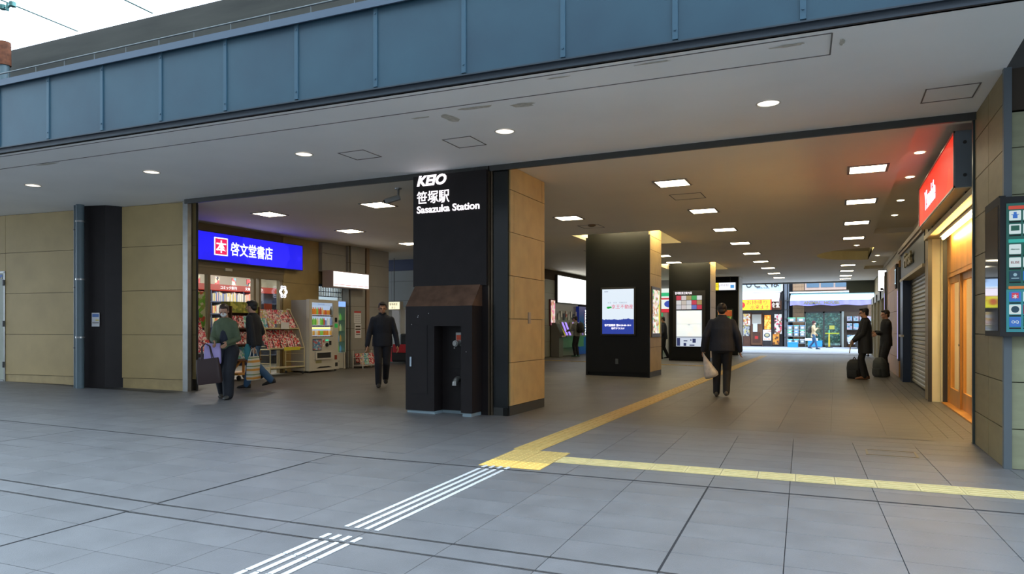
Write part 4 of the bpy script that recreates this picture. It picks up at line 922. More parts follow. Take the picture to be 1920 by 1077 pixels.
# vending machine (front looks toward +X)
t = thing('vending_machine', 'white drinks vending machine with lit window of cans and bottles', 'vending machine', (-12.74, 13.80, FL))
M_vm = mat('vm_white', (.56, .54, .47), .4, noise=.02, nscale=3); M_vms = mat('vm_side', (.36, .34, .31), .45)
vb = MB().box(0, 0, .04, .52, 1.14, 1.86, 1)
vb.box(.52, 0, .04, .62, .10, 1.88, 0).box(.52, .92, .04, .62, 1.14, 1.88, 0).box(.52, .10, 1.80, .62, .92, 1.88, 0).box(.52, .10, .04, .62, .92, .92, 0)
vb.build('cabinet', [M_vm, M_vms], t)
for (x_, y_) in ((.06, .06), (.56, .06), (.06, 1.08), (.56, 1.08)): MB().tube((x_, y_, 0), (x_, y_, .04), .03, n=10).build('foot', M_dsteel, t)
MB().box(.525, .10, .92, .53, .92, 1.80).build('lit_backboard', lit('vm_back', (.55, .66, .95), .9), t)
MB().box(.53, .12, 1.72, .60, .90, 1.80).build('header_panel', lit('vm_head', (.5, .6, .85), .9), t); text('SUNTORY', .06, lit('vm_name', (.2, .35, .75), .8), t, (.602, .34, 1.735), face='+x', ext=.001)
MB().box(.612, .10, .92, .616, .92, 1.80).build('window_pane', M_glass, t)
for z in (.95, 1.22, 1.49):
    MB().box(.53, .11, z - .045, .612, .91, z - .012).build('button_rail', mat('vm_rail', (.6, .35, .2), .4), t)
    bb = MB()
    for k in range(12): bb.box(.612, .13 + .066 * k, z - .04, .62, .165 + .066 * k, z - .02)
    bb.build('select_buttons', M_rubber, t)
MB().box(.535, .12, 1.115, .54, .9, 1.16).build('warm_light_strip', lit('vm_warm', (1, .75, .2), 2.), t)
can = MB().loft([(0, 0, 0, .020, .020), (0, 0, .008, .026, .026), (0, 0, .115, .026, .026), (0, 0, .125, .02, .02)], 10).mesh('drink_can')
bot = MB().loft([(0, 0, 0, .026, .026), (0, 0, .11, .028, .028), (0, 0, .14, .022, .022), (0, 0, .165, .011, .011), (0, 0, .19, .012, .012)], 10).mesh('drink_bottle')
cc = [(.75, .25, .03), (.15, .5, .05), (.6, .1, .05), (.8, .6, .3), (.2, .3, .6), (.75, .75, .75), (.3, .6, .1), (.04, .03, .02), (.7, .35, .05)]
cmats = [mat('can_%d' % i, c, .35, emit=(c, .35)) for i, c in enumerate(cc)]
cans = []
for base, nm in ((can, 'drink_can'), (bot, 'drink_bottle')):
    L = []
    for m_ in cmats: me = base.copy(); me.materials.clear(); me.materials.append(m_); L.append(me)
    cans.append(L)
patt = [[(1, 0), (1, 0), (1, 0), (1, 6), (1, 2), (1, 2), (1, 3), (0, 0), (0, 2), (0, 8), (0, 0), (1, 7)], [(1, 1), (1, 6), (1, 1), (1, 3), (1, 5), (1, 6), (1, 1), (1, 2), (0, 4), (1, 5), (1, 5), (1, 4)], [(0, 3), (0, 8), (0, 5), (0, 3), (0, 0), (0, 6), (0, 6), (0, 0), (0, 8), (0, 0), (0, 3), (0, 8)]]
for j, z in enumerate((1.51, 1.24, .97)):
    for i in range(12):
        a, b_ = patt[j][i]; place('drink_bottle' if a else 'drink_can', cans[a][b_], t, (.575, .145 + .066 * i, z - .02))
MB().box(.62, .12, .56, .626, .46, .86).build('poster_frame', mat('vm_poster_edge', (.03, .06, .12), .4), t); MB().box(.626, .14, .58, .629, .44, .84).build('poster', vary('vm_poster', [(.15, .35, .55), (.6, .7, .8), (.6, .15, .15), (.1, .25, .5), (.3, .5, .6)], 22), t)
MB().box(.62, .20, .32, .66, .84, .36).box(.62, .20, .50, .66, .84, .53).box(.62, .20, .36, .66, .25, .50).box(.62, .79, .36, .66, .84, .50).build('slot_frame', mat('slot_frame', (.55, .54, .5), .4), t)
MB().box(.62, .25, .36, .64, .79, .50).build('dispense_flap', mat('flap', (.03, .03, .03), .25), t)
MB().prism([(.25, .10), (.40, .14), (.75, .14), (.88, .10)], 'x', .62, .622).build('kick_recess', M_dark, t)
MB().tube((.62, .66, .70), (.65, .66, .70), .05, n=14).build('reader_dome', M_rubber, t); MB().box(.62, .62, .80, .63, .73, .84).build('green_display', lit('vm_green', (.05, .6, .3), 1.), t)
MB().box(.62, .76, .69, .63, .84, .80).build('bill_slot', M_rubber, t); MB().box(.62, .99, 1.30, .626, 1.08, 1.42).build('ic_reader', M_rubber, t); MB().box(.62, .98, 1.15, .626, 1.10, 1.26).build('green_sticker', mat('st_green', (.03, .4, .08), .5, emit=((.03, .4, .08), .3)), t)
MB().box(.62, .50, .66, .624, .57, .86).build('red_sticker', vary('st_red', [(.6, .1, .1), (.8, .8, .8)], 20), t); MB().box(.62, .98, .30, .63, 1.07, .42).build('coin_return', mat('coin_red', (.3, .05, .02), .4), t)
MB().box(.62, 1.0, .12, .624, 1.1, .22).build('code_free_label', M_rubber, t); MB().box(.62, .24, .23, .623, .46, .31).build('khaki_sticker', mat('khaki', (.35, .33, .15), .6), t)
# kiosk behind: lit alcove with fridge and shutter grille
struct(MB().box(-13.85, 14.76, FL, -13.80, 15.9, 3.0).box(-13.85, 15.86, FL, -12.9, 15.9, 3.0).box(-13.85, 14.76, 2.9, -12.9, 15.9, 3.0).build('wall_kiosk', mat('kiosk_white', (.55, .62, .68), .5)))
tag(MB().box(-.3, -.35, -.05, .3, .35, 0).build('kiosk_lamp', lit('kiosk_lamp', (.85, .95, 1), 9), loc=(-13.3, 15.3, 2.9)), 'cool white lamp inside the little kiosk behind the vending machine', 'light')
t = thing('rolling_grille', 'half raised metal grille under the white lit sign box', 'grille', (-12.80, 14.90, 2.12))
for k in range(14):
    MB().box(-.01, .02 + .07 * k, 0, .01, .045 + .07 * k, .28).build('grille_bar', M_steel, t)
MB().box(-.012, 0, .0, .012, 1.0, .02).box(-.012, 0, .13, .012, 1.0, .15).box(-.03, 0, .28, .04, 1.0, .36).build('grille_rail', mat('grille_navy', (.03, .05, .10), .4), t)
MB().box(-.02, .98, -2.1, .04, 1.02, .3).build('side_post', M_steel, t)
t = thing('drinks_fridge', 'tall glass door drinks fridge glowing green behind the vending machine', 'fridge', (-13.05, 14.98, FL))
MB().box(0, 0, 0, .04, .82, 1.9).box(0, 0, 0, .5, .03, 1.9).box(0, .79, 0, .5, .82, 1.9).box(0, 0, 1.72, .5, .82, 1.9).box(0, 0, 0, .5, .82, .45).build('fridge_body', M_offw, t)
MB().box(.5, .03, 1.74, .51, .79, 1.88).build('header_light', lit('fridge_head', (.25, .45, 1.), 1.2), t)
MB().box(.04, .03, .45, .05, .79, 1.72).build('lit_back', lit('fridge_back', (.25, .5, .48), .5), t)
for z in (.75, 1.05, 1.35):
    MB().box(.05, .03, z, .46, .79, z + .01).build('fridge_shelf', M_steel, t)
for z in (.46, .76, 1.06, 1.36):
    for i in range(8): place('drink_bottle', cans[1][(i * 3 + int(z * 10)) % 7], t, (.38, .09 + .09 * i, z))
MB().box(.495, .05, .47, .5, .77, 1.70).build('fridge_door', glass_mat('fridge_glass', (.75, .95, .9), .1), t)
t = thing('newspaper_stand', 'wire newspaper stand with papers below the fridge', 'rack', (-12.6, 15.05, FL))
MB().path([(0, 0, 0), (0, 0, .75), (0, .45, .75), (0, .45, 0)], .01, n=5).path([(.2, 0, 0), (.2, 0, .5), (.2, .45, .5), (.2, .45, 0)], .01, n=5).tube((0, 0, .02), (.2, 0, .02), .01, n=5).tube((0, .45, .02), (.2, .45, .02), .01, n=5).build('wire', M_steel, t)
for k in range(5):
    o = MB().box(0, -.035, 0, .02, .035, .34).build('newspaper', vary('newsprint', [(.6, .6, .58), (.5, .5, .5), (.68, .68, .66), (.15, .15, .15)], 22), loc=(-12.55, 15.1 + .085 * k, FL + .2), rot=(0, -.2, 0))
    tag(o, 'folded newspaper in the wire stand below the fridge, %s from the left' % nth(k + 1), 'newspaper', 'newspapers in the wire stand')
t = thing('kiosk_sign', 'white glowing sign box over the kiosk, faint red lettering', 'sign', (-12.62, 14.88, 2.36))
MB().box(0, 0, 0, .36, 1.6, .46).build('sign_box', mat('sign_pinkgrey', (.35, .27, .24), .5), t)
MB().box(.36, .03, .03, .365, 1.57, .43).build('sign_face', lit('kiosk_sign_white', (1, .98, .97), 2.0), t)
text('ALIST', .20, lit('faint_red', (1., .72, .68), 1.5), t, (.368, .10, .20), face='+x', ext=.001); MB().box(.365, .05, .07, .368, 1.55, .09).build('red_line', lit('faint_red2', (.9, .35, .35), 1.2), t)
t = thing('wall_calendar', 'paper calendar with red heading hanging on the grey column', 'calendar', (-12.50, 16.25, 1.57)); MB().box(0, -.16, -.17, .006, .16, .17).build('sheet', M_paper, t); MB().box(.006, -.16, .12, .008, .16, .17).build('heading', M_red, t)
gr = MB()
for i in range(6):
    for j in range(4): gr.box(.006, -.13 + .045 * i, -.13 + .055 * j, .0075, -.105 + .045 * i, -.105 + .055 * j)
gr.build('date_grid', mat('pale_grey', (.35, .35, .4), .6), t)
t = thing('price_notice', 'white notice with black and red lines below the calendar', 'notice', (-12.50, 16.27, 1.18)); MB().box(0, -.15, -.21, .006, .15, .20).build('sheet', M_paper, t)
MB().box(.006, -.11, .10, .008, .11, .14).build('black_line', M_joint, t); MB().box(.006, -.12, .02, .008, .12, .06).build('black_line', M_joint, t); MB().box(.006, -.10, -.12, .008, .10, -.10).build('black_line', M_joint, t); MB().box(.006, -.09, -.07, .008, .09, -.01).build('red_line', M_red, t)
t = thing('newspaper_rack', 'small white wire rack of colourful magazines at the foot of the grey column', 'rack', (-12.42, 15.95, FL))
fr_ = MB()
for (x_, y_) in ((0, 0), (.34, 0), (0, .85), (.34, .85)): fr_.tube((x_, y_, .0), (x_, y_, .5 if x_ < .1 else .36), .012, n=5)
for z in (.08, .30): fr_.path([(0, 0, z), (.34, 0, z), (.34, .85, z), (0, .85, z), (0, 0, z)], .009, n=5)
for k in range(7): fr_.tube((0, .12 * k + .06, .08), (.34, .12 * k + .06, .08), .006, n=4)
fr_.build('wire_frame', M_white, t)
for row in range(2):
    for i in range(4): magazine(-12.42 + .10 + .14 * row, 16.07 + .21 * i, FL + .10 + .05 * (1 - row), .2, (1, 3, 2, 0)[(i + row) % 4], 'magazine in the white wire rack at the column foot, %s row, %s from the left' % (['back', 'front'][row], nth(i + 1)), 'magazines in the white wire rack')

# station office corner beyond the kiosk
WO = struct(MB().box(-17, 20.0, 0, -11.6, 20.2, 3.62).box(-11.75, 20.2, 0, -11.6, 24.2, 3.62).box(-11.75, 24.1, 0, -10.4, 24.3, 3.62).build('wall_office', M_joint))
panels(WO, [-17, -15.4, -13.9, -12.7, -11.6], [.95, 1.55, 2.2, 2.85, 3.22], lambda a, b, c, d, th: (a, 19.97, c, b, 20.0, d), .03, mat('office_grey', (.30, .32, .31), .5))
MB().box(-17, 19.95, 3.22, -11.6, 20.0, 3.6).build('navy_band', mat('navy_band', (.02, .03, .09), .5), WO)
t = thing('heart_sign', 'orange sign with a heart in a white ring in a black frame', 'sign', (-13.72, 19.2, 2.72))
MB().box(-.26, 0, -.40, .16, .10, .38).build('sign_case', M_rubber, t); MB().box(-.24, -.006, -.22, .12, 0, .35).build('orange_face', lit('aed_orange', (.65, .22, .03), .8), t); MB().box(-.24, -.006, -.38, .12, 0, -.24).build('blue_face', lit('aed_blue', (.03, .08, .3), .6), t)
text('AED', .12, wsm, t, (-.06, -.01, .21), align='CENTER', ext=.001); MB().tube((-.06, -.006, .03), (-.06, -.009, .03), .12, n=20).build('white_ring', lit('aed_white', (.8, .75, .6), .7), t)
MB().ball((-.085, -.009, .045), (.04, .004, .04)).ball((-.035, -.009, .045), (.04, .004, .04)).prism([(-.12, .035), (0, .035), (-.06, -.05)], 'y', -.012, -.009).build('heart', lit('aed_red', (.7, .08, .03), .8), t)
MB().tube((-.05, .05, .38), (-.05, .05, .9), .015, n=6).build('hanger', M_dsteel, t)
t = thing('window_sign', 'small cream lit box sign reading ticket window beside a black case', 'sign', (-13.5, 19.3, 2.0))
MB().box(-.36, 0, -.14, -.08, .18, .14).build('dark_case', M_rubber, t); MB().box(-.08, 0, -.14, .40, .18, .14).build('sign_case', M_offw, t); MB().box(-.06, -.005, -.12, .38, 0, .12).build('lit_face', lit('window_cream', (.95, .88, .6), 1.2), t)
text('駅事務室', .09, M_joint, t, (-.02, -.008, .01), ext=.001, xs=.9); text('窓 口', .07, M_joint, t, (.06, -.008, -.09), ext=.001)
MB().tube((.1, .09, .14), (.1, .09, 1.6), .012, n=6).build('hanger', M_dsteel, t)
t = thing('office_counter', 'white ticket office counter with pale grey opening', 'counter', (-13.9, 19.5, FL))
MB().box(0, 0, 0, 2.2, .45, .95).box(0, 0, 1.75, 2.2, .45, 1.83).box(0, 0, .95, .06, .45, 1.75).box(.55, .1, .95, .60, .4, 1.75).build('counter_frame', mat('counter_white', (.6, .6, .56), .5), t)
MB().box(0, .40, .95, 2.2, .45, 1.75).build('back_panel', lit('counter_glow', (.55, .55, .55), .25), t)
t = thing('red_seat', 'black and red padded machine seat standing by the ticket office', 'seat', (-13.0, 18.6, FL))
MB().bev(0, 0, .05, 1.3, .7, .55, .06).bev(.05, .45, .5, 1.25, .7, .95, .05).build('black_body', M_rubber, t)
MB().bev(.1, -.02, .35, .6, .0, .62, .008).bev(.7, -.02, .35, 1.2, .0, .62, .008).build('red_panel', mat('seat_red', (.5, .02, .03), .4), t); MB().bev(-.03, .0, .05, .07, .1, .5, .02).bev(.62, -.03, .05, .72, .07, .5, .02).build('red_leg_trim', mat('seat_red2', (.75, .08, .10), .4), t)

# ------------------------------------------------------------------ ticket machines
WT = struct(MB().box(-10.7, 24.3, 0, -10.43, 31.4, 3.62).box(-10.7, 31.3, 0, -10.4, 34.6, 3.62).build('wall_ticket', M_joint))
panels(WT, [24.3, 25.4, 26.45], [.1, .7, 1.35, 2.0, 2.65, 3.2], lambda a, b, c, d, th: (-10.43, a, c, -10.40, b, d), .03, mat('ticket_grey', (.28, .29, .25), .4))
MB().box(-10.43, 26.5, .0, -10.40, 29.25, 2.28).build('metal_wall', mat('ticket_metal', (.34, .33, .32), .4, metal=.3), WT)
t = thing('fare_map', 'huge glowing white fare map panel above the ticket machines', 'lit panel', (-10.4, 26.5, 2.31))
MB().box(0, 0, -.03, .10, 4.7, 1.13).build('panel_case', M_dsteel, t); MB().box(.10, .03, 0, .106, 4.67, 1.10).build('panel_face', lit('fare_white', (.97, 1., .97), 1.9), t)
t = thing('lit_poster', 'narrow pink lit poster in a dark frame left of the ticket machines', 'poster', (-10.4, 26.1, 1.85))
MB().box(0, -.26, -.52, .06, .26, .56).build('poster_frame', mat('maroon', (.15, .02, .03), .4), t); MB().box(.06, -.22, -.48, .066, .22, .52).build('poster_print', vary('poster_pink', [(.75, .55, .5), (.8, .25, .4), (.7, .5, .3), (.85, .7, .75), (.5, .2, .15)], 9, emit=.8), t)
t = thing('atm_booth', 'dark blue cash machine booth with vertical white bank lettering', 'booth', (-10.4, 29.3, FL - .03))
MB().box(0, -.28, 0, .14, 1.5, 2.12).build('booth_body', mat('booth_blue', (.008, .02, .17), .35, emit=((.008, .02, .2), .35)), t)

tx = text('MIZUHO', .30, wsm, t, (.145, .52, 1.98), fit=1.15, ext=.002, bold=.008, rot=Matrix(((0, 0, 1), (0, 1, 0), (-1, 0, 0))).to_euler())
MB().box(.0, 1.5, 0, .16, 1.75, 2.15).build('white_edge', M_white, t); MB().box(.14, .40, 1.35, .146, .44, 1.85).build('red_line', M_red, t)
t = thing('ticket_counter', 'steel ticket machine counter with sloping purple lit screens', 'ticket machine', (-10.38, 26.6, FL - .03))
MB().box(0, 0, .78, .45, 2.66, .84).box(0, 0, .35, .25, 2.66, .78).box(0, .0, 0, .2, .06, .8).build('counter_body', M_steel, t)
pm = lit('purple_screen', (.35, .22, 1.), 1.3)
for i, y_ in enumerate((.25, .62, 1.55, 2.3)):
    MB().prism([(0, .84), (.32, .84), (.1, 1.42), (0, 1.42)], 'y', y_, y_ + .25).build('machine_head', M_offw, t); MB().prism([(.325, .87), (.33, .87), (.115, 1.40), (.11, 1.40)], 'y', y_ + .03, y_ + .22).build('purple_screen', pm, t)
for i in range(8): MB().box(0, .15 + .3 * i, 1.5 + .12 * (i % 2), .012, .33 + .3 * i, 1.78 + .1 * (i % 2)).build('wall_notice', [M_paper, vary('notice_mix', [(.6, .6, .62), (.5, .1, .1), (.7, .7, .7)], 9), mat('notice_navy', (.04, .04, .12), .5), M_paper][(i * 3) % 4], t)
t = thing('information_kiosk', 'grey sloping information kiosk with yellow leaflet at the end of the ticket counter', 'kiosk', (-10.25, 25.9, FL - .03))
MB().box(-.1, 0, 0, .25, .45, .8).prism([(-.1, .8), (.35, .8), (.1, 1.38), (-.1, 1.38)], 'y', 0, .45).build('kiosk_body', mat('kiosk_steel', (.22, .20, .17), .4, metal=.5), t)
MB().prism([(.352, .84), (.357, .84), (.118, 1.34), (.113, 1.34)], 'y', .03, .40).build('kiosk_screen', M_dsteel, t); MB().prism([(.30, .86), (.33, .86), (.12, 1.2), (.09, 1.2)], 'y', .47, .6).build('yellow_leaflet', mat('leaf_yellow', (.7, .65, .04), .5, emit=((.7, .65, .04), .3)), t)
MB().box(.25, .02, .8, .37, .43, .86).build('kiosk_base', mat('pinkish', (.6, .45, .5), .5), t)
tag(MB().loft([(0, 0, 0, .12, .10), (0, 0, .12, .14, .12), (0, 0, .26, .05, .04), (.02, .03, .34, .02, .02), (.05, .06, .42, .03, .02)], 10).build('plastic_bag', mat('bag_white', (.6, .6, .6), .5), loc=(-10.12, 29.05, FL + .81)), 'white plastic carrier bag standing on the ticket counter', 'bag')
# shop with green and red stripes seen between the two far pillars
t = thing('striped_storefront', 'green, white and red lit storefront seen between the two far black pillars', 'shopfront', (-10.35, 34.0, 0))
MB().box(0, .1, 0, 4.7, .6, 3.6).build('front_wall', mat('store_grey', (.35, .36, .35), .5), t)
for z0, z1, nm, c in ((2.98, 3.18, 'white_band', (.85, .9, .85)), (2.80, 2.98, 'green_band', (.03, .5, .2)), (2.72, 2.80, 'white_band', (.85, .9, .85)), (2.64, 2.72, 'red_band', (.65, .03, .05)), (2.18, 2.64, 'white_band', (.9, .92, .92)), (2.02, 2.18, 'red_band', (.65, .04, .03))):
    MB().box(0, 0, z0, 4.6, .1, z1).build(nm, lit('store_' + nm, c, 1.0), t)
MB().ball((3.0, -.01, 2.42), (.26, .02, .17), 8, 16).build('blue_oval', lit('store_blue', (.05, .1, .55), .8), t)
MB().box(.3, .05, 0, 2.65, .1, 2.0).build('green_glow_pane', lit('store_green', (.05, .5, .2), .7), t); MB().box(2.68, .05, 0, 2.9, .1, 2.0).build('pale_post', M_white, t)
struct(MB().box(-10.5, 34.6, 0, -5.4, 38.5, 3.62).build('wall_far_block', mat('far_block', (.12, .115, .10), .6)))

# ------------------------------------------------------------------ across the street
t = thing('restaurant_building', 'restaurant front across the street with a pale blue fascia sign and wooden door', 'building', (-7.5, 49, 0))
MB().box(0, .3, 0, 4.33, 3, 6.5).build('wall', mat('rest_wall', (.05, .045, .045), .6), t)
MB().box(0, .05, 3.62, 4.33, .3, 4.6).build('fascia_sign', mat('rest_sign', (.42, .55, .72), .5), t); MB().box(0, .0, 3.60, 4.36, .06, 3.68).box(4.28, 0, 3.6, 4.36, .06, 4.6).build('sign_edge', M_white, t)
text('もとくば', .72, M_joint, t, (1.95, .04, 3.98), ext=.01, bold=.01, fit=2.2); text('手打ちうどん', .14, M_joint, t, (2.7, .04, 3.86), ext=.004)
MB().box(1.85, .22, 0, 1.95, .3, 2.3).box(2.28, .22, 0, 2.36, .3, 2.3).box(3.05, .22, 0, 3.12, .3, 2.3).build('door_post', M_wood2, t)
dr = MB().box(2.36, .2, .1, 3.05, .26, 2.2).build('door', mat('rest_door', (.16, .07, .03), .5), t)
MB().box(2.45, .18, .25, 2.95, .2, .95).box(2.52, .165, .38, 2.88, .18, .82).build('door_frame_moulding', M_wood2, dr); MB().box(2.6, .155, .5, 2.8, .165, .7).build('door_emblem', M_red, dr)
MB().box(2.42, .12, 1.5, 3.0, .16, 2.15).build('door_curtain', mat('noren', (.5, .47, .40), .8), t); MB().box(2.48, .1, .98, 2.76, .12, 1.55).build('door_notice', M_paper, t)
MB().box(1.85, .14, .0, 2.3, .2, .68).build('menu_cabinet', M_wood2, t); MB().box(1.85, .16, .7, 2.25, .2, 1.35).build('menu_board', vary('menu_mix', [(.35, .35, .38), (.1, .1, .12), (.6, .5, .2), (.5, .5, .5)], 10), t)
MB().box(1.85, .18, 1.4, 2.3, .22, 2.2).build('menu_photos', vary('menu_ph', [(.5, .45, .4), (.7, .5, .15), (.4, .1, .05), (.7, .65, .6)], 10, emit=.5), t)
MB().box(3.2, .2, .9, 3.6, .26, 2.1).build('lit_window', vary('warm_window', [(.8, .3, .03), (.6, .2, .02), (.9, .5, .1)], 9, emit=.9), t)
text('食堂', .36, wsm, t, (3.66, .02, 2.62), ext=.004, bold=.004, fit=.5)
MB().box(3.55, .05, 2.45, 4.28, .1, 3.05).build('brown_signboard', mat('brown_sb', (.13, .05, .02), .6), t)
aw = thing('awning', 'white and pink fabric awning over the restaurant door', 'awning', (-7.5, 49, 0))
MB().prism([(.0, 3.58), (-1.1, 3.10), (-1.1, 2.95), (-1.07, 2.95), (-1.07, 3.05), (.0, 3.5)], 'x', 0, 4.2).build('awning_cloth', mat('awning_pink', (.72, .55, .52), .7), aw)
MB().prism([(.0, 3.5), (-1.07, 3.05), (-1.07, 2.75), (0, 2.75)], 'x', 4.18, 4.2).build('awning_side', mat('awning_side', (.25, .17, .15), .7), aw)
bn = thing('yellow_banner', 'yellow banner with red takeaway lettering above the restaurant door', 'banner', (-5.9, 47.85, 2.42))
MB().box(0, 0, 0, 2.15, .03, .68).build('banner_cloth', mat('banner_yellow', (.85, .70, .02), .6), bn); MB().box(2.08, -.004, 0, 2.16, .0, .68).box(0, -.004, .65, 2.15, 0, .68).build('red_border', M_red, bn)
rd = mat('banner_red', (.6, .05, .02), .6); text('お持帰り', .32, rd, bn, (.62, -.006, .37), ext=.001, bold=.002, fit=1.25); text('出来ます', .32, rd, bn, (.86, -.006, .05), ext=.001, bold=.002, fit=1.15)
MB().tube((.32, -.004, .33), (.32, -.02, .33), .20, n=18).build('red_disc', M_red, bn)
tag(MB().box(-3.65, 48.9, .85, -3.2, 48.96, 2.15).build('food_poster', vary('food_ph', [(.75, .72, .7), (.35, .15, .05), (.7, .65, .6), (.75, .1, .15), (.1, .06, .05), (.8, .75, .7)], 8, rand=2)), 'tall food photo poster right of the restaurant door', 'poster')
tag(MB().box(-3.75, 48.88, .15, -3.35, 48.94, .84).build('orange_poster', vary('orange_ph', [(.75, .28, .03), (.65, .2, .02), (.15, .05, .02), (.8, .35, .05)], 8)), 'orange poster below the tall food poster', 'poster')
ab = thing('menu_sandwich_board', 'white menu board with a bowl picture standing on thin legs before the restaurant', 'sign board', (-4.05, 48.2, .0))
MB().box(-.25, 0, .42, .25, .03, 1.12).build('board_face', M_paper, ab); MB().box(-.27, -.01, .40, -.25, .04, 1.14).box(.25, -.01, .40, .27, .04, 1.14).box(-.27, -.01, 1.12, .27, .04, 1.14).box(-.27, 0, 0, -.24, .04, .4).box(.24, 0, 0, .27, .04, .4).build('board_frame', M_dsteel, ab)
MB().ball((0, -.005, .76), (.19, .01, .16), 8, 16).build('bowl_picture', mat('bowl_dark', (.05, .06, .08), .5), ab); MB().ball((0, -.012, .77), (.13, .01, .10), 8, 14).build('noodle_picture', mat('noodle', (.45, .38, .2), .6), ab)
text('うどん定食', .1, M_orange, ab, (-.22, -.004, .99), ext=.001, bold=.004); text('おすすめ', .1, M_orange, ab, (-.18, -.004, .47), ext=.001, bold=.004)
gp_ = thing('utility_pole', 'dark pipe and pole in the gap between the two shops', 'pole', (-2.95, 48.8, 0)); MB().tube((0, 0, 0), (0, 0, 4.6), .09, n=10).tube((.16, .05, 0), (.16, .05, 4.6), .04, n=8).build('pole_shaft', mat('pole_grey', (.10, .11, .13), .5), gp_)
for z in (.6, 1.2, 1.8, 2.4, 3.0): MB().box(-.1, -.1, z, .22, .0, z + .06).build('bracket', M_dsteel, gp_)
struct(MB().box(-3.17, 49.6, 0, -2.4, 50, 6).build('wall_gap', M_dark))
t = thing('pet_shop_building', 'brown tiled shop building with glass front under the pale blue awning', 'building', (-2.55, 49, 0))
MB().box(0, .35, 0, 5.2, 3, 6.5).build('wall', mat('pet_wall', (.13, .085, .055), .6), t)
M_bt = mat('brown_tile', (.33, .20, .11), .5, noise=.1, nscale=8)
for (x0, x1, z0, z1) in ((.0, .72, 1.0, 2.8), (0, .72, 3.7, 4.4), (.0, .4, 0, 1.0), (4.4, 4.7, 0, 2.8)):
    tb_ = MB(); z = z0
    while z < z1 - .02:
        x = x0
        while x < x1 - .02: tb_.box(x + .006, .30, z + .006, min(x + .065, x1), .35, min(z + .24, z1)); x += .07
        z += .25
    o = tb_.build('wall_tiles', M_bt, t); o['kind'] = 'stuff'
MB().box(.72, .31, 2.3, 4.4, .35, 2.78).build('lintel', mat('lintel', (.10, .06, .04), .6), t)
MB().box(.75, .25, 3.72, 3.3, .35, 4.35).build('upper_window_frame', mat('up_frame', (.42, .28, .22), .5), t)
for i in range(3): MB().box(.85 + .85 * i, .22, 3.88, 1.6 + .85 * i, .25, 4.25).build('upper_pane', mat('up_glass', (.10, .15, .20), .1), t)
MB().box(.72, .26, 2.2, 3.0, .33, 2.3).box(.72, .26, 0, .80, .33, 2.3).box(1.82, .26, 0, 1.92, .33, 2.3).box(2.82, .26, 0, 2.92, .33, 2.3).box(1.85, .26, 0, 2.9, .33, .12).build('window_frame', M_dsteel, t)
M_gin = vary('shop_inside', [(.03, .05, .045), (.02, .03, .03), (.12, .15, .14), (.04, .08, .07), (.2, .22, .2), (.04, .07, .09), (.10, .06, .05), (.02, .03, .03)], 10, emit=.9, stretch=(1, 1, 1.3))
MB().box(.80, .345, .1, 1.82, .36, 2.2).box(1.92, .345, .12, 2.82, .36, 2.2).build('shop_interior', M_gin, t)
MB().box(1.92, .30, .12, 2.82, .31, 2.2).build('glass_door', glass_mat('green_glass', (.65, .9, .85), .15), t); MB().box(.80, .30, .1, 1.82, .31, 2.2).build('glass_window', glass_mat('green_glass', (.65, .9, .85), .15), t)
MB().box(1.95, .28, .85, 2.78, .30, .93).build('yellow_door_band', mat('band_yg', (.45, .50, .03), .5), t); MB().box(2.2, .28, 1.15, 2.5, .30, 1.4).build('yellow_notice', mat('notice_yg', (.50, .48, .08), .5), t)
MB().box(2.92, .2, 0, 3.05, .33, 2.3).build('white_post', mat('post_grey', (.4, .42, .38), .5), t)
aw = thing('awning', 'pale blue awning with violet scalloped valance and olive lettering over the pet shop', 'awning', (-2.7, 49.1, 0))
MB().prism([(.2, 3.55), (-1.0, 3.02), (-1.0, 2.99), (.2, 3.49)], 'x', .05, 4.9).build('awning_cloth', mat('awning_blue', (.55, .78, .82), .7), aw)
MB().box(-.02, -.2, 3.52, 4.95, .25, 3.60).build('awning_top_box', M_white, aw)
vb = MB(); n = 60
P = [(.05 + 4.85 * i / n, -1.0 + .03 * math.sin(i * .9)) for i in range(n + 1)]
vs = [(p[0], p[1], 2.99) for p in P] + [(p[0], p[1] - .02 * math.sin(i * 1.3), 2.68 + .03 * math.sin(i * .35)) for i, p in enumerate(P)]
vb.add(vs, [(i, i + 1, n + 2 + i, n + 1 + i) for i in range(n)], 0, True); vb.build('valance', mat('valance_violet', (.27, .24, .62), .7), aw)
text('ANIMAL  HOUSE', .26, mat('olive_letters', (.20, .18, .08), .6), aw, (.85, -1.07, 2.76), ext=.002, bold=.01, fit=2.1)
struct(MB().box(2.3, 49.1, 0, 6, 51, 6.5).build('wall_pink_building', mat('pink_wall', (.42, .26, .27), .7, noise=.05)))
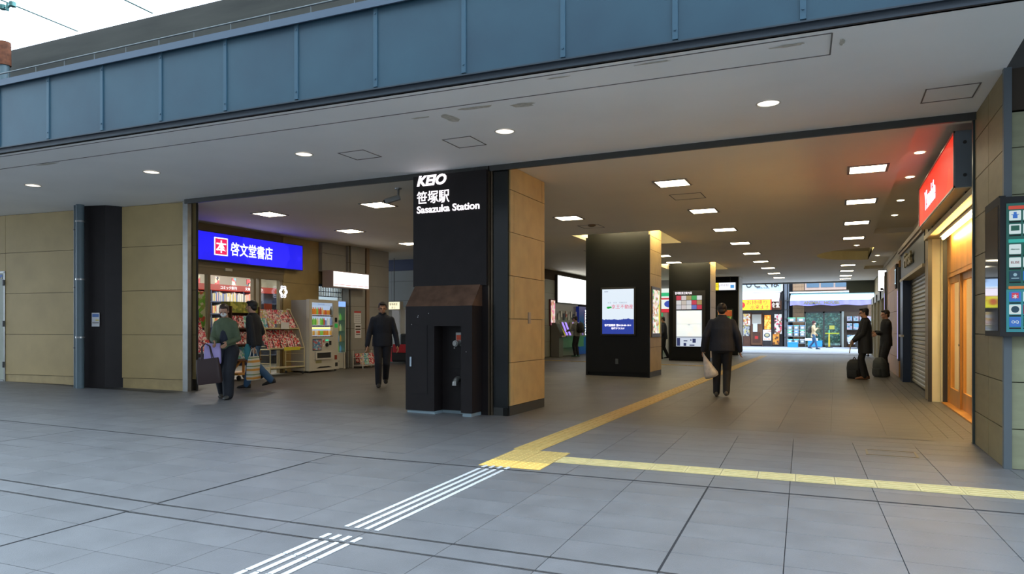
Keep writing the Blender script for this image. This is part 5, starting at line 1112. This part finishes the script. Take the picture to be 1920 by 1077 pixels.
# shelving with storage boxes
sr = thing('storage_shelf', 'grey outdoor shelf of plastic boxes left of the pet shop window', 'shelf', (-2.85, 48.35, 0))
for z in (.22, .68, 1.12, 1.62): MB().box(0, 0, z, 1.12, .4, z + .03).build('shelf_board', M_steel, sr)
ps = MB()
for (x_, y_) in ((0, 0), (1.09, 0), (0, .37), (1.09, .37)): ps.box(x_, y_, 0, x_ + .03, y_ + .03, 1.65)
ps.build('shelf_post', M_steel, sr)
bxm = {}
def bin_mesh(lid, body, w=.32, d=.36, h=.20):
    k = (lid, w, h)
    if k not in bxm:
        b1 = MB().loft([(0, 0, 0, w / 2 * .86, d / 2 * .86), (0, 0, h, w / 2 * .96, d / 2 * .96)], 16, sq=.35).mesh('box_body'); b1.materials.append(body)
        b2 = MB().loft([(0, 0, h - .01, w / 2, d / 2), (0, 0, h + .035, w / 2, d / 2), (0, 0, h + .045, w / 2 * .9, d / 2 * .9)], 16, sq=.35).mesh('box_lid'); b2.materials.append(lid)
        b3 = MB().box(-w * .22, -d / 2 - .002, h * .25, w * .22, -d / 2 * .9, h * .8).mesh('box_label'); b3.materials.append(M_paper)
        bxm[k] = (b1, b2, b3)
    return bxm[k]
M_lg = mat('lid_green', (.10, .50, .24), .4); M_lb = mat('lid_blue', (.12, .28, .60), .4); M_lt = mat('lid_teal', (.12, .45, .45), .4); M_bb = mat('bin_clear', (.22, .28, .30), .3); M_bc = mat('bin_blue', (.22, .32, .5), .4)
def bin_(x, y, z, lid, body, label, w=.32, h=.20, group='plastic boxes on the outdoor shelf'):
    t = thing('storage_box', label, 'box', (x, y, z), 0, group); m3 = bin_mesh(lid, body, w, .36, h)
    place('box_body', m3[0], t); place('box_lid', m3[1], t); place('box_label', m3[2], t)
lay = [(1.65, [('g', .28, .5), ('g', .84, .5)], 'top'), (1.15, [('b', .18, .34), ('t', .56, .34), ('b', .93, .34)], 'second'), (.71, [('g', .18, .34), ('b', .56, .34), ('n', .93, .34)], 'third'), (.25, [('t', .18, .34), ('t', .56, .34), ('n', .93, .34)], 'bottom')]
nm_ = {2: ['left', 'right'], 3: ['left', 'middle', 'right']}
for z, L, lv in lay:
    for i, (c_, x_, w_) in enumerate(L):
        m_ = {'g': M_lg, 'b': M_lb, 't': M_lt, 'n': M_steel}[c_]
        cn = {'g': 'green lidded', 'b': 'blue lidded', 't': 'teal lidded', 'n': 'grey lidded'}[c_]
        bin_(-2.85 + x_, 48.53, z, m_, M_bb, '%s clear storage box, %s one on the %s level of the outdoor shelf' % (cn, nm_[len(L)][i], lv), w=w_, h=.22)
        if lv in ('third',) and i < 3: bin_(-2.85 + x_, 48.53, z + .27 - .02, M_lg if i != 1 else M_lb, M_bb, 'clear storage box stacked on top, %s one on the third level of the outdoor shelf' % nm_[3][i], w=w_, h=.12)
t = thing('crate', 'bright blue plastic crate on the pavement by the shelf', 'crate', (-2.45, 47.6, .012)); MB().box(-.3, -.2, 0, .3, .2, .30).build('crate_body', mat('crate_blue', (.03, .28, .75), .4), t); MB().box(-.32, -.22, .30, .32, .22, .34).build('crate_lid', mat('crate_lid', (.12, .38, .85), .4), t)
t = thing('cool_box', 'blue box with white lid on the pavement behind the walking woman', 'box', (-.95, 48.0, .012)); MB().box(-.62, -.2, .05, .2, .2, .42).build('box_body', mat('crate_blue', (.03, .28, .75), .4), t); MB().box(-.8, -.22, .42, -.05, .22, .58).build('box_lid', M_white, t)
t = thing('bollard', 'yellow and green striped bollard with a square base on the kerb', 'bollard', (-.35, 47.9, .012)); MB().box(-.2, -.2, 0, .2, .2, .05).build('base', M_rubber, t); MB().tube((0, 0, .05), (0, 0, .9), .06, .035, n=10).build('post', mat('boll_yellow', (.6, .45, .03), .5), t); MB().tube((0, 0, .9), (0, 0, 1.1), .03, n=8).build('green_top', M_lg, t)
t = thing('display_shelf', 'dim display shelf of pet cages and boxes right of the pet shop door', 'shelf', (.6, 48.9, 0))
MB().box(0, 0, .35, 1.5, .35, .38).box(0, 0, 1.1, 1.5, .35, 1.13).box(0, 0, 1.65, 1.5, .35, 1.68).box(0, 0, 0, .04, .35, 2.0).box(1.46, 0, 0, 1.5, .35, 2.0).build('shelf_frame', M_dsteel, t)
k_ = 0
for z in (.38, 1.13, 1.68):
    for i in range(4):
        o = MB().bev(-.15, 0, 0, .15, .3, .30 if z > 1.6 else .42, .01).build('cage_box', vary('cage_mix', [(.15, .35, .5), (.35, .3, .35), (.1, .2, .25), (.5, .35, .4), (.3, .4, .42)], 9, rand=2), loc=(.82 + .36 * i, 48.92, z))
        tag(o, 'box on the %s board of the dim display shelf, %s from the left' % ({.38: 'lowest', 1.13: 'middle', 1.68: 'top'}[z], nth(i + 1)), 'box', 'boxes on the dim display shelf')
# parked car, mostly hidden
t = thing('car', 'nose of a silver white car parked behind the waiting man', 'car', (1.55, 46.2, .012))
cp = [(-.85, .28), (-.88, .55), (-.80, .72), (-.35, .86), (.35, 1.42), (2.2, 1.46), (3.0, 1.0), (3.3, .9), (3.3, .28)]
MB().prism(cp, 'y', -.8, .8).build('car_body', mat('car_white', (.6, .65, .72), .2, metal=.2), t)
MB().prism([(-.25, .88), (.36, 1.36), (2.1, 1.40), (2.6, 1.0)], 'y', -.805, .805).build('car_windows', mat('car_glass', (.02, .03, .04), .05), t)
for x_ in (-.2, 2.5): MB().tube((x_, -.82, .3), (x_, .82, .3), .30, n=18).build('wheel', M_rubber, t)
MB().box(-.89, -.7, .55, -.84, -.35, .68).build('headlamp', M_white, t)

# ------------------------------------------------------------------ people
M_skin = mat('skin', (.50, .27, .17), .5); M_hair = mat('hair', (.012, .009, .008), .5); M_hairg = mat('hair_brown', (.05, .028, .02), .5)
def remesh(mb, name, vox, m, parent, smooth=3):
    me = mb.mesh('tmp'); o = bpy.data.objects.new('tmp', me); C.objects.link(o)
    r = o.modifiers.new('r', 'REMESH'); r.mode = 'VOXEL'; r.voxel_size = vox; r.use_smooth_shade = True
    s = o.modifiers.new('s', 'SMOOTH'); s.factor = .5; s.iterations = smooth
    dg = bpy.context.evaluated_depsgraph_get(); me2 = bpy.data.meshes.new_from_object(o.evaluated_get(dg)); me2.name = name
    bpy.data.objects.remove(o); bpy.data.meshes.remove(me)
    me2.materials.clear(); me2.materials.append(m)
    for p in me2.polygons: p.use_smooth = True
    return place(name, me2, parent)
def chain(b, pts, rs_, n=12):
    for (p, q, r0, r1) in zip(pts[:-1], pts[1:], rs_[:-1], rs_[1:]): b.tube(p, q, r0, r1, n=n)
    for p, r in zip(pts, rs_): b.ball(p, r, 6, n)
def ik(a, b, l1, l2, pole):
    a = Vector(a); b = Vector(b); d = b - a; L = min(d.length, (l1 + l2) * .999); dn = d.normalized(); b = a + dn * L
    t_ = (l1 * l1 - l2 * l2 + L * L) / (2 * L); h_ = math.sqrt(max(0, l1 * l1 - t_ * t_)); p = Vector(pole); p = (p - dn * p.dot(dn)).normalized()
    return a + dn * t_ + p * h_, b
def hand(b, w, fdir, side, s=1., spread=.2, curl=.5):
    """palm with four unequal bent fingers and a thumb leaving the side; fdir = finger direction, side = thumb side"""
    w = Vector(w); f = Vector(fdir).normalized(); sd = Vector(side); sd = (sd - f * sd.dot(f)).normalized(); nrm = f.cross(sd)
    pc = w + f * .045 * s
    for k in range(4):
        o = (k - 1.5) * .019 * s; b.tube(w + sd * o * .6, w + f * .085 * s - sd * -o, .013 * s, .012 * s, n=8)
    L = [.072, .080, .074, .058]
    for k in range(4):
        root = w + f * .085 * s + sd * (1.5 - k) * .020 * s; l = L[k] * s
        m_ = root + f * l * .5 + nrm * l * .5 * curl * .4; tip = m_ + (f * (1 - curl * .6) + nrm * curl).normalized() * l * .5
        b.tube(root, m_, .0095 * s, .009 * s, n=7).tube(m_, tip, .009 * s, .0075 * s, n=7).ball(m_, .009 * s, 4, 7).ball(tip, .0075 * s, 4, 7).ball(root, .0105 * s, 4, 7)
    tr = w + f * .025 * s + sd * .03 * s; tm = tr + (f * .6 + sd * .7).normalized() * .038 * s; te = tm + (f + nrm * curl).normalized() * .032 * s
    b.tube(w + sd * .01, tr, .013 * s, .013 * s, n=7).tube(tr, tm, .012 * s, .011 * s, n=7).tube(tm, te, .011 * s, .009 * s, n=7).ball(tm, .011 * s, 4, 7).ball(te, .009 * s, 4, 7)
def person(label, x, y, rz, H, ank, wr, lean=0., head=(0, 0), top=None, bot=None, shoe=None, hairm=M_hair, coat=False, coat_len=.80, wide=0., female=False, mask=False, cap=None, beanie=None, vox=.011, group=None, legsw=1., collar=None, inner=None, long_hair=False, zbase=None, sleeve=1., bare=False, heads=None, toes=(0, 0)):
    """faces local +Y. ank / wr: (left, right) ankle and wrist targets for a 1.70 m figure"""
    s = H / 1.70
    t = thing('person', label, 'person', (x, y, fz(x) if zbase is None else zbase), rz, group); t.scale = (s, s, s)
    sw = .155 if female else .178
    ly = lambda z: math.tan(lean) * max(0, z - .92)
    hip = [Vector((sx * .09, 0, .90)) for sx in (-1, 1)]; sh = [Vector((sx * sw, ly(1.36), 1.362)) for sx in (-1, 1)]
    kn, an, el_, wrs = [], [], [], []
    for i in (0, 1):
        k, a = ik(hip[i], ank[i], .425, .405, (0, 1, 0)); kn.append(k); an.append(a)
        e, w = ik(sh[i], wr[i], .285, .255, (( -1, 1)[i] * .7, -1, -.3)); el_.append(e); wrs.append(w)
    hy_ = ly(1.5) + .02; hp_, hyaw = head
    hc = Vector((0, hy_ - math.sin(hp_) * .09, 1.585)); R = Matrix.Rotation(hyaw, 3, 'Z') @ Matrix.Rotation(hp_, 3, 'X')
    # body, one continuous figure
    b = MB()
    b.loft([(0, 0, .83, .12, .09), (0, 0, .92, .155, .105), (0, ly(1.05), 1.05, .13, .095), (0, ly(1.22), 1.22, .145, .10), (0, ly(1.36), 1.36, .16, .095), (0, ly(1.44), 1.44, .08, .06)], 16)
    chain(b, [Vector((0, ly(1.42), 1.42)), Vector((0, hy_ - .005, 1.52)), hc - Vector((0, .01, .02))], [.062, .056, .055])
    for i in (0, 1):
        chain(b, [sh[i], el_[i], wrs[i]], [.046, .038, .027]); chain(b, [hip[i], kn[i], an[i]], [.085, .055, .038])
        d = (wrs[i] - el_[i]).normalized(); inw = Vector(((1, -1)[i], 0, 0)); hand(b, wrs[i], d * .8 + Vector((0, .15, -.45)), inw * .3 + Vector((0, 1, 0)), curl=.7)
    # head with jaw, nose, ears, brow
    hb = MB(); hb.ball((0, -.012, .03), (.075, .092, .088), 10, 16).ball((0, .018, -.045), (.056, .066, .062), 8, 14).ball((0, .055, -.085), (.026, .022, .018), 6, 10)
    hb.tube((0, .088, .015), (0, .108, -.022), .008, .014, n=8).ball((0, .103, -.024), (.017, .014, .011), 5, 8).ball((0, .075, .022), (.052, .016, .010), 5, 10).ball((0, .082, -.055), (.024, .011, .009), 5, 8)
    for sx in (-1, 1): hb.ball((sx * .078, -.005, -.005), (.010, .020, .032), 6, 8)
    for v, f, mi in ((hb.v, hb.f, 0),): b.add([hc + R @ Vector(p) for p in v], f, 0, True)
    remesh(b, 'body', vox * .72, M_skin, t, 2)
    def hp(nm, mb, m): return place_head(nm, mb, m)
    def place_head(nm, mb, m):
        mb.v = [tuple(hc + R @ Vector(p)) for p in mb.v]; return mb.build(nm, m, t)
    for sx in (-1, 1): place_head('eye', MB().ball((sx * .031, .078, .002), (.012, .008, .006), 5, 8), M_dark)
    place_head('mouth', MB().ball((0, .092, -.056), (.022, .004, .004), 5, 8), mat('lips', (.30, .10, .08), .5))
    # hair
    if beanie: place_head('beanie', MB().ball((0, -.018, .055), (.092, .108, .085), 10, 16).ball((0, -.02, .145), .022), beanie)
    if cap:
        place_head('cap', MB().ball((0, -.012, .058), (.086, .102, .072), 10, 16).loft([(0, .105, .045, .066, .075), (0, .11, .053, .063, .072)], 16), cap)
    hm = MB().ball((0, -.030, .045), (.084, .098, .088), 10, 16).ball((0, -.055, -.02), (.068, .060, .065), 8, 12)
    for sx in (-1, 1): hm.ball((sx * .068, -.02, .03), (.018, .05, .055), 6, 8)
    hm.ball((0, .035, .095), (.066, .052, .03), 6, 12)
    if long_hair: hm.ball((0, -.07, -.09), (.072, .045, .12), 8, 12).ball((.0, -.07, -.17), (.055, .035, .08), 6, 10)
    hm.v = [tuple(hc + R @ Vector(p)) for p in hm.v]; remesh(hm, 'hair', vox * .8, hairm, t, 2)
    if mask:
        mm = MB().ball((0, .060, -.045), (.054, .046, .040), 8, 14); place_head('face_mask', mm, M_white)
    # clothes
    zt = 1.47; hem = coat_len if top else .9; j = MB(); ww = wide
    j.loft([(0, ly(hem) - .002, hem, .175 + ww + (.04 if coat else 0), .125 + ww * .6), (0, ly(.95), .95, .172 + ww, .125 + ww * .6), (0, ly(1.08), 1.08, .155 + ww, .115 + ww * .5), (0, ly(1.24), 1.24, .172 + ww * .7, .125 + ww * .4), (0, ly(1.35), 1.35, .195 + ww * .3 - (.02 if female else 0), .115), (0, ly(1.395), 1.395, .19 + ww * .2 - (.022 if female else 0), .105), (0, ly(1.435), 1.435, .135, .09), (0, ly(1.48) + .005, 1.475, .072, .068)], 20)
    for i in (0, 1):
        e = el_[i]; w = wrs[i] * sleeve + e * (1 - sleeve) - (wrs[i] - e).normalized() * .0
        chain(j, [sh[i] + Vector((0, 0, .0)), e, w], [.057 + ww * .2, .052 + ww * .2, .043 + ww * .15])
    remesh(j, 'coat' if coat else 'jacket', vox, top, t, 4)
    if collar: 
        chain2 = MB().loft([(0, ly(1.45) + .01, 1.43, .085, .078), (0, ly(1.5) + .012, 1.50, .078, .074)], 18); chain2.build('collar', collar, t)
    if inner: MB().loft([(0, ly(1.1) + .070 + ww * .5, 1.0, .085, .07), (0, ly(1.2) + .075, 1.2, .075, .06), (0, ly(1.36) + .065, 1.36, .06, .045), (0, ly(1.42) + .05, 1.43, .045, .03)], 12).build('shirt', inner, t)
    tr = MB(); tr.loft([(0, 0, .80, .13, .10), (0, 0, .90, .165, .118), (0, 0, 1.0, .155, .11)], 18)
    for i in (0, 1):
        cu = an[i] + Vector((0, -.005, -.012)); chain(tr, [hip[i] + Vector((0, 0, -.03)), kn[i] * (.45 if bare else 1) + hip[i] * (.55 if bare else 0)] + ([] if bare else [cu]), [.098 * legsw, .075 * legsw] + ([] if bare else [.062 * legsw]))
    remesh(tr, 'skirt' if bare else 'trousers', vox, bot, t, 4)
    for i in (0, 1):
        a = an[i]; toe = .0
        pitch = min(1.0, max(0, (a.z - .09) * 2.2)) if a.y < -.05 else 0
        f = Vector((0, math.cos(pitch), -math.sin(pitch))); up = Vector((0, math.sin(pitch), math.cos(pitch)))
        sb = MB(); 
        prof = [(-.075, .030, .050, .085), (-.03, .040, .048, .10), (.04, .042, .045, .085), (.11, .046, .040, .06), (.165, .038, .03, .045), (.19, .015, .02, .03)]
        n = 12; vs = []
        for (yy, hw, _, hh) in prof:
            for q in range(n):
                an_ = 2 * PI * q / n; cx_ = hw * math.cos(an_); cz_ = hh / 2 + hh / 2 * math.sin(an_); cz_ = max(cz_, .002)
                pnt = a + Vector((cx_, 0, 0)) + f * yy + up * (cz_ - .085); vs.append(pnt)
        fs = [(k * n + q, k * n + (q + 1) % n, (k + 1) * n + (q + 1) % n, (k + 1) * n + q) for k in range(len(prof) - 1) for q in range(n)] + [tuple(range(n - 1, -1, -1)), tuple(range(n * (len(prof) - 1), n * len(prof)))]
        lo = min(v.z for v in vs)
        if lo < .0: vs = [v - Vector((0, 0, lo)) for v in vs]
        sb.add(vs, fs, 0, True); sb.build('shoe', shoe or M_rubber, t)
    t['w0'] = 0; del t['w0']
    return t, wrs, s
def cloth(name, c, r=.75): return mat(name, c, r, noise=.12, nscale=9, bump=.25, bscale=45)
def wpt(t, p):   # local point of a person -> world
    m = Matrix.Translation(t.location) @ Matrix.Rotation(t.rotation_euler.z, 4, 'Z') @ Matrix.Scale(t.scale[0], 4); return m @ Vector(p)
c_black = cloth('cloth_black', (.010, .011, .014)); c_navy = cloth('cloth_navy', (.012, .017, .032)); c_green = cloth('cloth_olive', (.085, .115, .06)); c_jean = cloth('denim', (.035, .095, .19)); c_suit = cloth('suit_black', (.008, .008, .009)); c_grey = cloth('cloth_grey', (.20, .21, .19))
face = lambda dx, dy: math.atan2(dy, dx) - PI / 2
stand = ((-.09, .02, .085), (.09, -.02, .085))
# 1 woman in olive jacket with bags
t1, w1, s1_ = person('woman in an olive jacket and wide black trousers, mask on, carrying lilac and brown bags', -9.33, 8.58, face(.45, -.9), 1.58, ((-.08, .12, .09), (.09, -.10, .11)), ((-.12, .26, 1.02), (.10, .27, 1.04)),
    lean=.10, head=(-.35, .2), top=c_green, bot=cloth('wide_black', (.008, .010, .016)), shoe=mat('shoe_grey', (.06, .06, .055), .6), female=True, mask=True, coat_len=.90, wide=.01, legsw=1.5, inner=c_navy, hairm=M_hairg)
t2_, w2, s2_ = person('man in a black jacket and blue jeans striding left with a striped shopping bag', -10.13, 10.0, face(-.9, -.35), 1.70, ((-.09, -.36, .20), (.09, .20, .09)), ((-.26, -.10, .84), (.24, .12, .90)),
    lean=.06, head=(-.1, 0), top=c_black, bot=c_jean, coat_len=.84, wide=.02, legsw=1.05, shoe=M_rubber)
t3, w3, s3 = person('man in a navy black jacket and dark trousers walking toward the camera, hands empty', -8.38, 11.71, face(8.38, -11.0), 1.72, ((-.07, -.22, .17), (.08, .12, .09)), ((-.30, .05, .84), (.30, .06, .84)),
    lean=.05, head=(-.2, 0), top=c_navy, bot=cloth('trouser_dark', (.012, .015, .026)), coat_len=.82, wide=.03, collar=c_navy)
t4, w4, s4 = person('man in a dark jacket seen from behind, carrying a white plastic bag', -1.87, 13.05, face(-.10, 1), 1.70, ((-.10, .10, .09), (.08, -.10, .12)), ((-.33, .02, .86), (.31, .04, .86)),
    lean=.04, head=(-.15, 0), top=c_navy, bot=c_black, coat_len=.84, wide=.055, collar=c_navy, shoe=mat('shoe_dark_tan', (.10, .085, .06), .6))
t5, w5, s5 = person('man in a long black coat and tan shoes standing in profile by his bag', .66, 18.99, face(-1, -.15), 1.74, ((-.09, .04, .09), (.09, -.04, .09)), ((-.06, .24, .93), (.10, .25, .90)),
    lean=.0, head=(-.15, 0), top=c_suit, bot=c_suit, coat=True, coat_len=.62, wide=.045, shoe=mat('shoe_tan', (.24, .10, .04), .5))
t6, w6, s6 = person('person in a black suit with folded arms, standing behind the grey backpack', 1.20, 20.5, face(-1, -.3), 1.72, stand, ((.06, .22, 1.14), (-.05, .24, 1.10)),
    lean=.0, head=(-.1, .1), top=c_suit, bot=c_suit, coat_len=.78, wide=.02, legsw=1.15)
t7, w7, s7 = person('man with a grey hoodie, cap and backpack using a ticket machine', -9.62, 26.9, face(-1, .15), 1.66, stand, ((-.12, .36, 1.10), (.12, .36, 1.12)),
    lean=.06, head=(-.2, 0), top=c_grey, bot=c_black, coat_len=.86, cap=mat('cap_grey', (.05, .055, .07), .7), vox=.016, shoe=mat('shoe_green', (.10, .25, .18), .6), wide=.01)
t8, w8, s8 = person('man in a brown top facing the cash machine, half hidden by the advert pillar', -9.35, 28.35, face(-1, .2), 1.66, stand, ((-.14, .25, 1.05), (.14, .28, 1.06)), head=(-.1, 0), top=cloth('cloth_brown', (.05, .035, .03)), bot=c_black, vox=.018)
t9, w9, s9 = person('masked man in a navy jacket seen between the two black pillars, holding a bag', -6.12, 27.35, face(-1, -.35), 1.66, ((-.09, .14, .09), (.09, -.16, .11)), ((-.14, .22, .92), (.16, .24, .88)), lean=.06, head=(-.3, 0), top=c_navy, bot=c_black, mask=True, vox=.016, wide=.01)
t10, w10, s10 = person('woman in a beige coat and maroon knit hat walking right across the street', -1.15, 43.3, face(1, 0), 1.62, ((-.08, -.22, .15), (.08, .22, .09)), ((-.16, .16, .92), (.12, .22, 1.28)), lean=.05, top=cloth('coat_beige', (.55, .40, .22)), bot=c_jean, coat_len=.72, female=True, beanie=mat('knit_maroon', (.06, .015, .02), .9), mask=True, long_hair=True, hairm=M_hairg, vox=.022, zbase=.012)
t11, w11, s11 = person('person in black with bare legs standing far behind the two waiting people', 1.22, 34.3, face(-.3, 1), 1.62, stand, ((-.22, .06, .86), (.22, .06, .86)), top=c_black, bot=c_black, bare=True, female=True, coat_len=.62, coat=True, vox=.022, long_hair=True)
# bags and things people carry
def tote(name, label, cat, loc, rz, w, h, d, m, handle=None, hl=.18, rot=None, bands=None):
    t = thing(name, label, cat, loc, rz)
    if rot: t.rotation_euler = rot
    b = MB().loft([(0, 0, -h, w / 2 * .92, d / 2 * .9), (0, 0, -h * .93, w / 2, d / 2), (0, 0, -h * .4, w / 2 * .97, d / 2 * .9), (0, 0, 0, w / 2 * .9, d / 2 * .45)], 20, sq=.45); b.build('bag_body', m, t)
    if handle:
        hb = MB()
        for sy in (-.25, .25): hb.path([(-w * .22, d * sy, -.02), (-w * .16, d * sy * .4, hl * .8), (0, 0, hl), (w * .16, d * sy * .4, hl * .8), (w * .22, d * sy, -.02)], .008, n=6)
        hb.build('handle', handle, t)
    return t
def stripes_mat():
    m = mat('bag_stripes', (.6, .6, .5), .7); nt = m.node_tree; b = nt.nodes['Principled BSDF']; tc = nt.nodes.new('ShaderNodeTexCoord'); sx = nt.nodes.new('ShaderNodeSeparateXYZ'); mm = nt.nodes.new('ShaderNodeMath'); mm.operation = 'MULTIPLY'; mm.inputs[1].default_value = 1 / .155
    fr = nt.nodes.new('ShaderNodeMath'); fr.operation = 'FRACT'; r = nt.nodes.new('ShaderNodeValToRGB'); r.color_ramp.interpolation = 'CONSTANT'
    nt.links.new(tc.outputs['Object'], sx.inputs[0]); nt.links.new(sx.outputs['Z'], mm.inputs[0]); nt.links.new(mm.outputs[0], fr.inputs[0]); nt.links.new(fr.outputs[0], r.inputs[0]); nt.links.new(r.outputs[0], b.inputs['Base Color'])
    for i, (p, c) in enumerate([(0, (.62, .60, .50)), (.28, (.62, .28, .04)), (.55, (.62, .60, .50)), (.78, (.12, .22, .08)), (.9, (.62, .60, .50))]):
        e = r.color_ramp.elements[i] if i < 2 else r.color_ramp.elements.new(p); e.position = p; e.color = (*c, 1)
    return m
p = wpt(t2_, w2[0]); tote('striped_shopping_bag', 'orange, green and white striped shopping bag held by the man in jeans', 'bag', (p.x, p.y, p.z - .20), face(-.9, -.35), .40, .44, .16, stripes_mat(), M_offw, .16)
tag(MB().loft([(0, 0, -.30, .05, .03), (0, 0, -.1, .08, .04), (0, 0, 0, .02, .02)], 12).build('cloth_bundle', mat('teal_cloth', (.03, .20, .22), .7), loc=(p.x - .10, p.y - .06, p.z + .04)), 'teal cloth tucked beside the striped shopping bag', 'cloth')
p = wpt(t1, (w1[0] + w1[1]) / 2)
tote('brown_tote_bag', 'dark brown tote bag hanging from the hands of the woman in olive', 'bag', (p.x - .18, p.y - .12, p.z - .27), face(.45, -.9), .40, .42, .13, mat('leather_brown', (.03, .013, .012), .6), mat('leather_brown', (.03, .013, .012), .6), .25, rot=(.0, .12, face(.45, -.9)))
tote('lilac_bag', 'lilac plastic carrier bag held above the brown tote', 'bag', (p.x - .17, p.y - .02, p.z - .02), face(.45, -.9), .28, .34, .10, mat('lilac', (.42, .34, .66), .5), None)
p = wpt(t4, w4[0])
t = thing('plastic_bag', 'white plastic carrier bag swinging from the hand of the man seen from behind', 'bag', (p.x, p.y, p.z - .07)); t.rotation_euler = (0, -.35, .2)
MB().loft([(0, 0, .02, .012, .012), (0, 0, -.05, .02, .02), (0, 0, -.16, .055, .04), (0, 0, -.30, .10, .07), (.0, 0, -.40, .13, .085), (.0, 0, -.45, .12, .07), (0, 0, -.47, .06, .03)], 16).build('bag_body', mat('bag_plastic', (.62, .60, .56), .45, noise=.15, nscale=20), t)
def backpack(label, loc, rz, m, s=1., tilt=0.):
    t = thing('backpack', label, 'backpack', loc); t.rotation_euler = (tilt, 0, rz); t.scale = (s, s, s)
    MB().loft([(0, 0, 0, .15, .085), (0, 0, .03, .17, .10), (0, 0, .25, .17, .105), (0, 0, .38, .15, .09), (0, 0, .45, .09, .05), (0, 0, .46, .04, .03)], 20, sq=.6).build('pack_body', m, t)
    MB().loft([(0, -.10, .04, .12, .035), (0, -.105, .10, .13, .045), (0, -.10, .21, .12, .035)], 16, sq=.6).build('front_pocket', m, t)
    b = MB()
    for sx in (-1, 1): b.path([(sx * .08, .08, .42), (sx * .10, .15, .30), (sx * .11, .14, .12), (sx * .12, .09, .03)], .014, n=6)
    b.path([(-.04, .02, .45), (0, .02, .51), (.04, .02, .45)], .01, n=6); b.build('strap', M_rubber, t)
    return t
M_pk = mat('pack_black', (.015, .016, .015), .6, noise=.2, nscale=9)
backpack('black backpack standing on the floor left of the man in the long coat', (.44, 19.25, 0), -.5, M_pk, 1.05, .08)
backpack('dark grey green backpack on the floor in front of the person in the black suit', (1.06, 20.12, 0), -.9, mat('pack_grey', (.05, .055, .05), .7, noise=.2, nscale=9), 1.1, .10)
p = wpt(t7, (0, -.20, 1.0)); backpack('black backpack on the back of the man in the grey hoodie', tuple(p), face(-1, .15), M_pk, .95)
t_ = bpy.context.scene.objects
p = wpt(t10, (0, -.20, .98)); backpack('small black backpack on the woman in the beige coat', tuple(p), face(1, 0), M_pk, .8)
p = wpt(t5, (w5[0] + w5[1]) / 2); tag(MB().bev(-.01, -.10, -.30, .01, .10, .0, .003).build('folded_paper', mat('manila', (.45, .40, .28), .6), loc=(p.x - .05, p.y, p.z), rot=(0, .15, 0)), 'beige folded paper held by the man in the long coat', 'paper')
p = wpt(t9, w9[0]); tote('dark_bag', 'dark shoulder bag held in front of the masked man between the pillars', 'bag', (p.x - .05, p.y, p.z - .05), face(-1, -.35), .42, .30, .14, M_pk, None); tag(MB().bev(-.05, -.04, -.06, .05, .04, .06, .01).build('bottle_pack', M_white, loc=(p.x - .1, p.y - .2, p.z)), 'white packet in the hand of the masked man between the pillars', 'packet')
p = wpt(t11, (.1, -.17, .95)); tag(MB().tube((0, 0, 0), (0, .03, 0), .14, n=20).build('round_bag', mat('bag_round', (.2, .19, .16), .6), loc=(p.x, p.y - .05, p.z)), 'round patterned bag on the person in black with bare legs', 'bag')
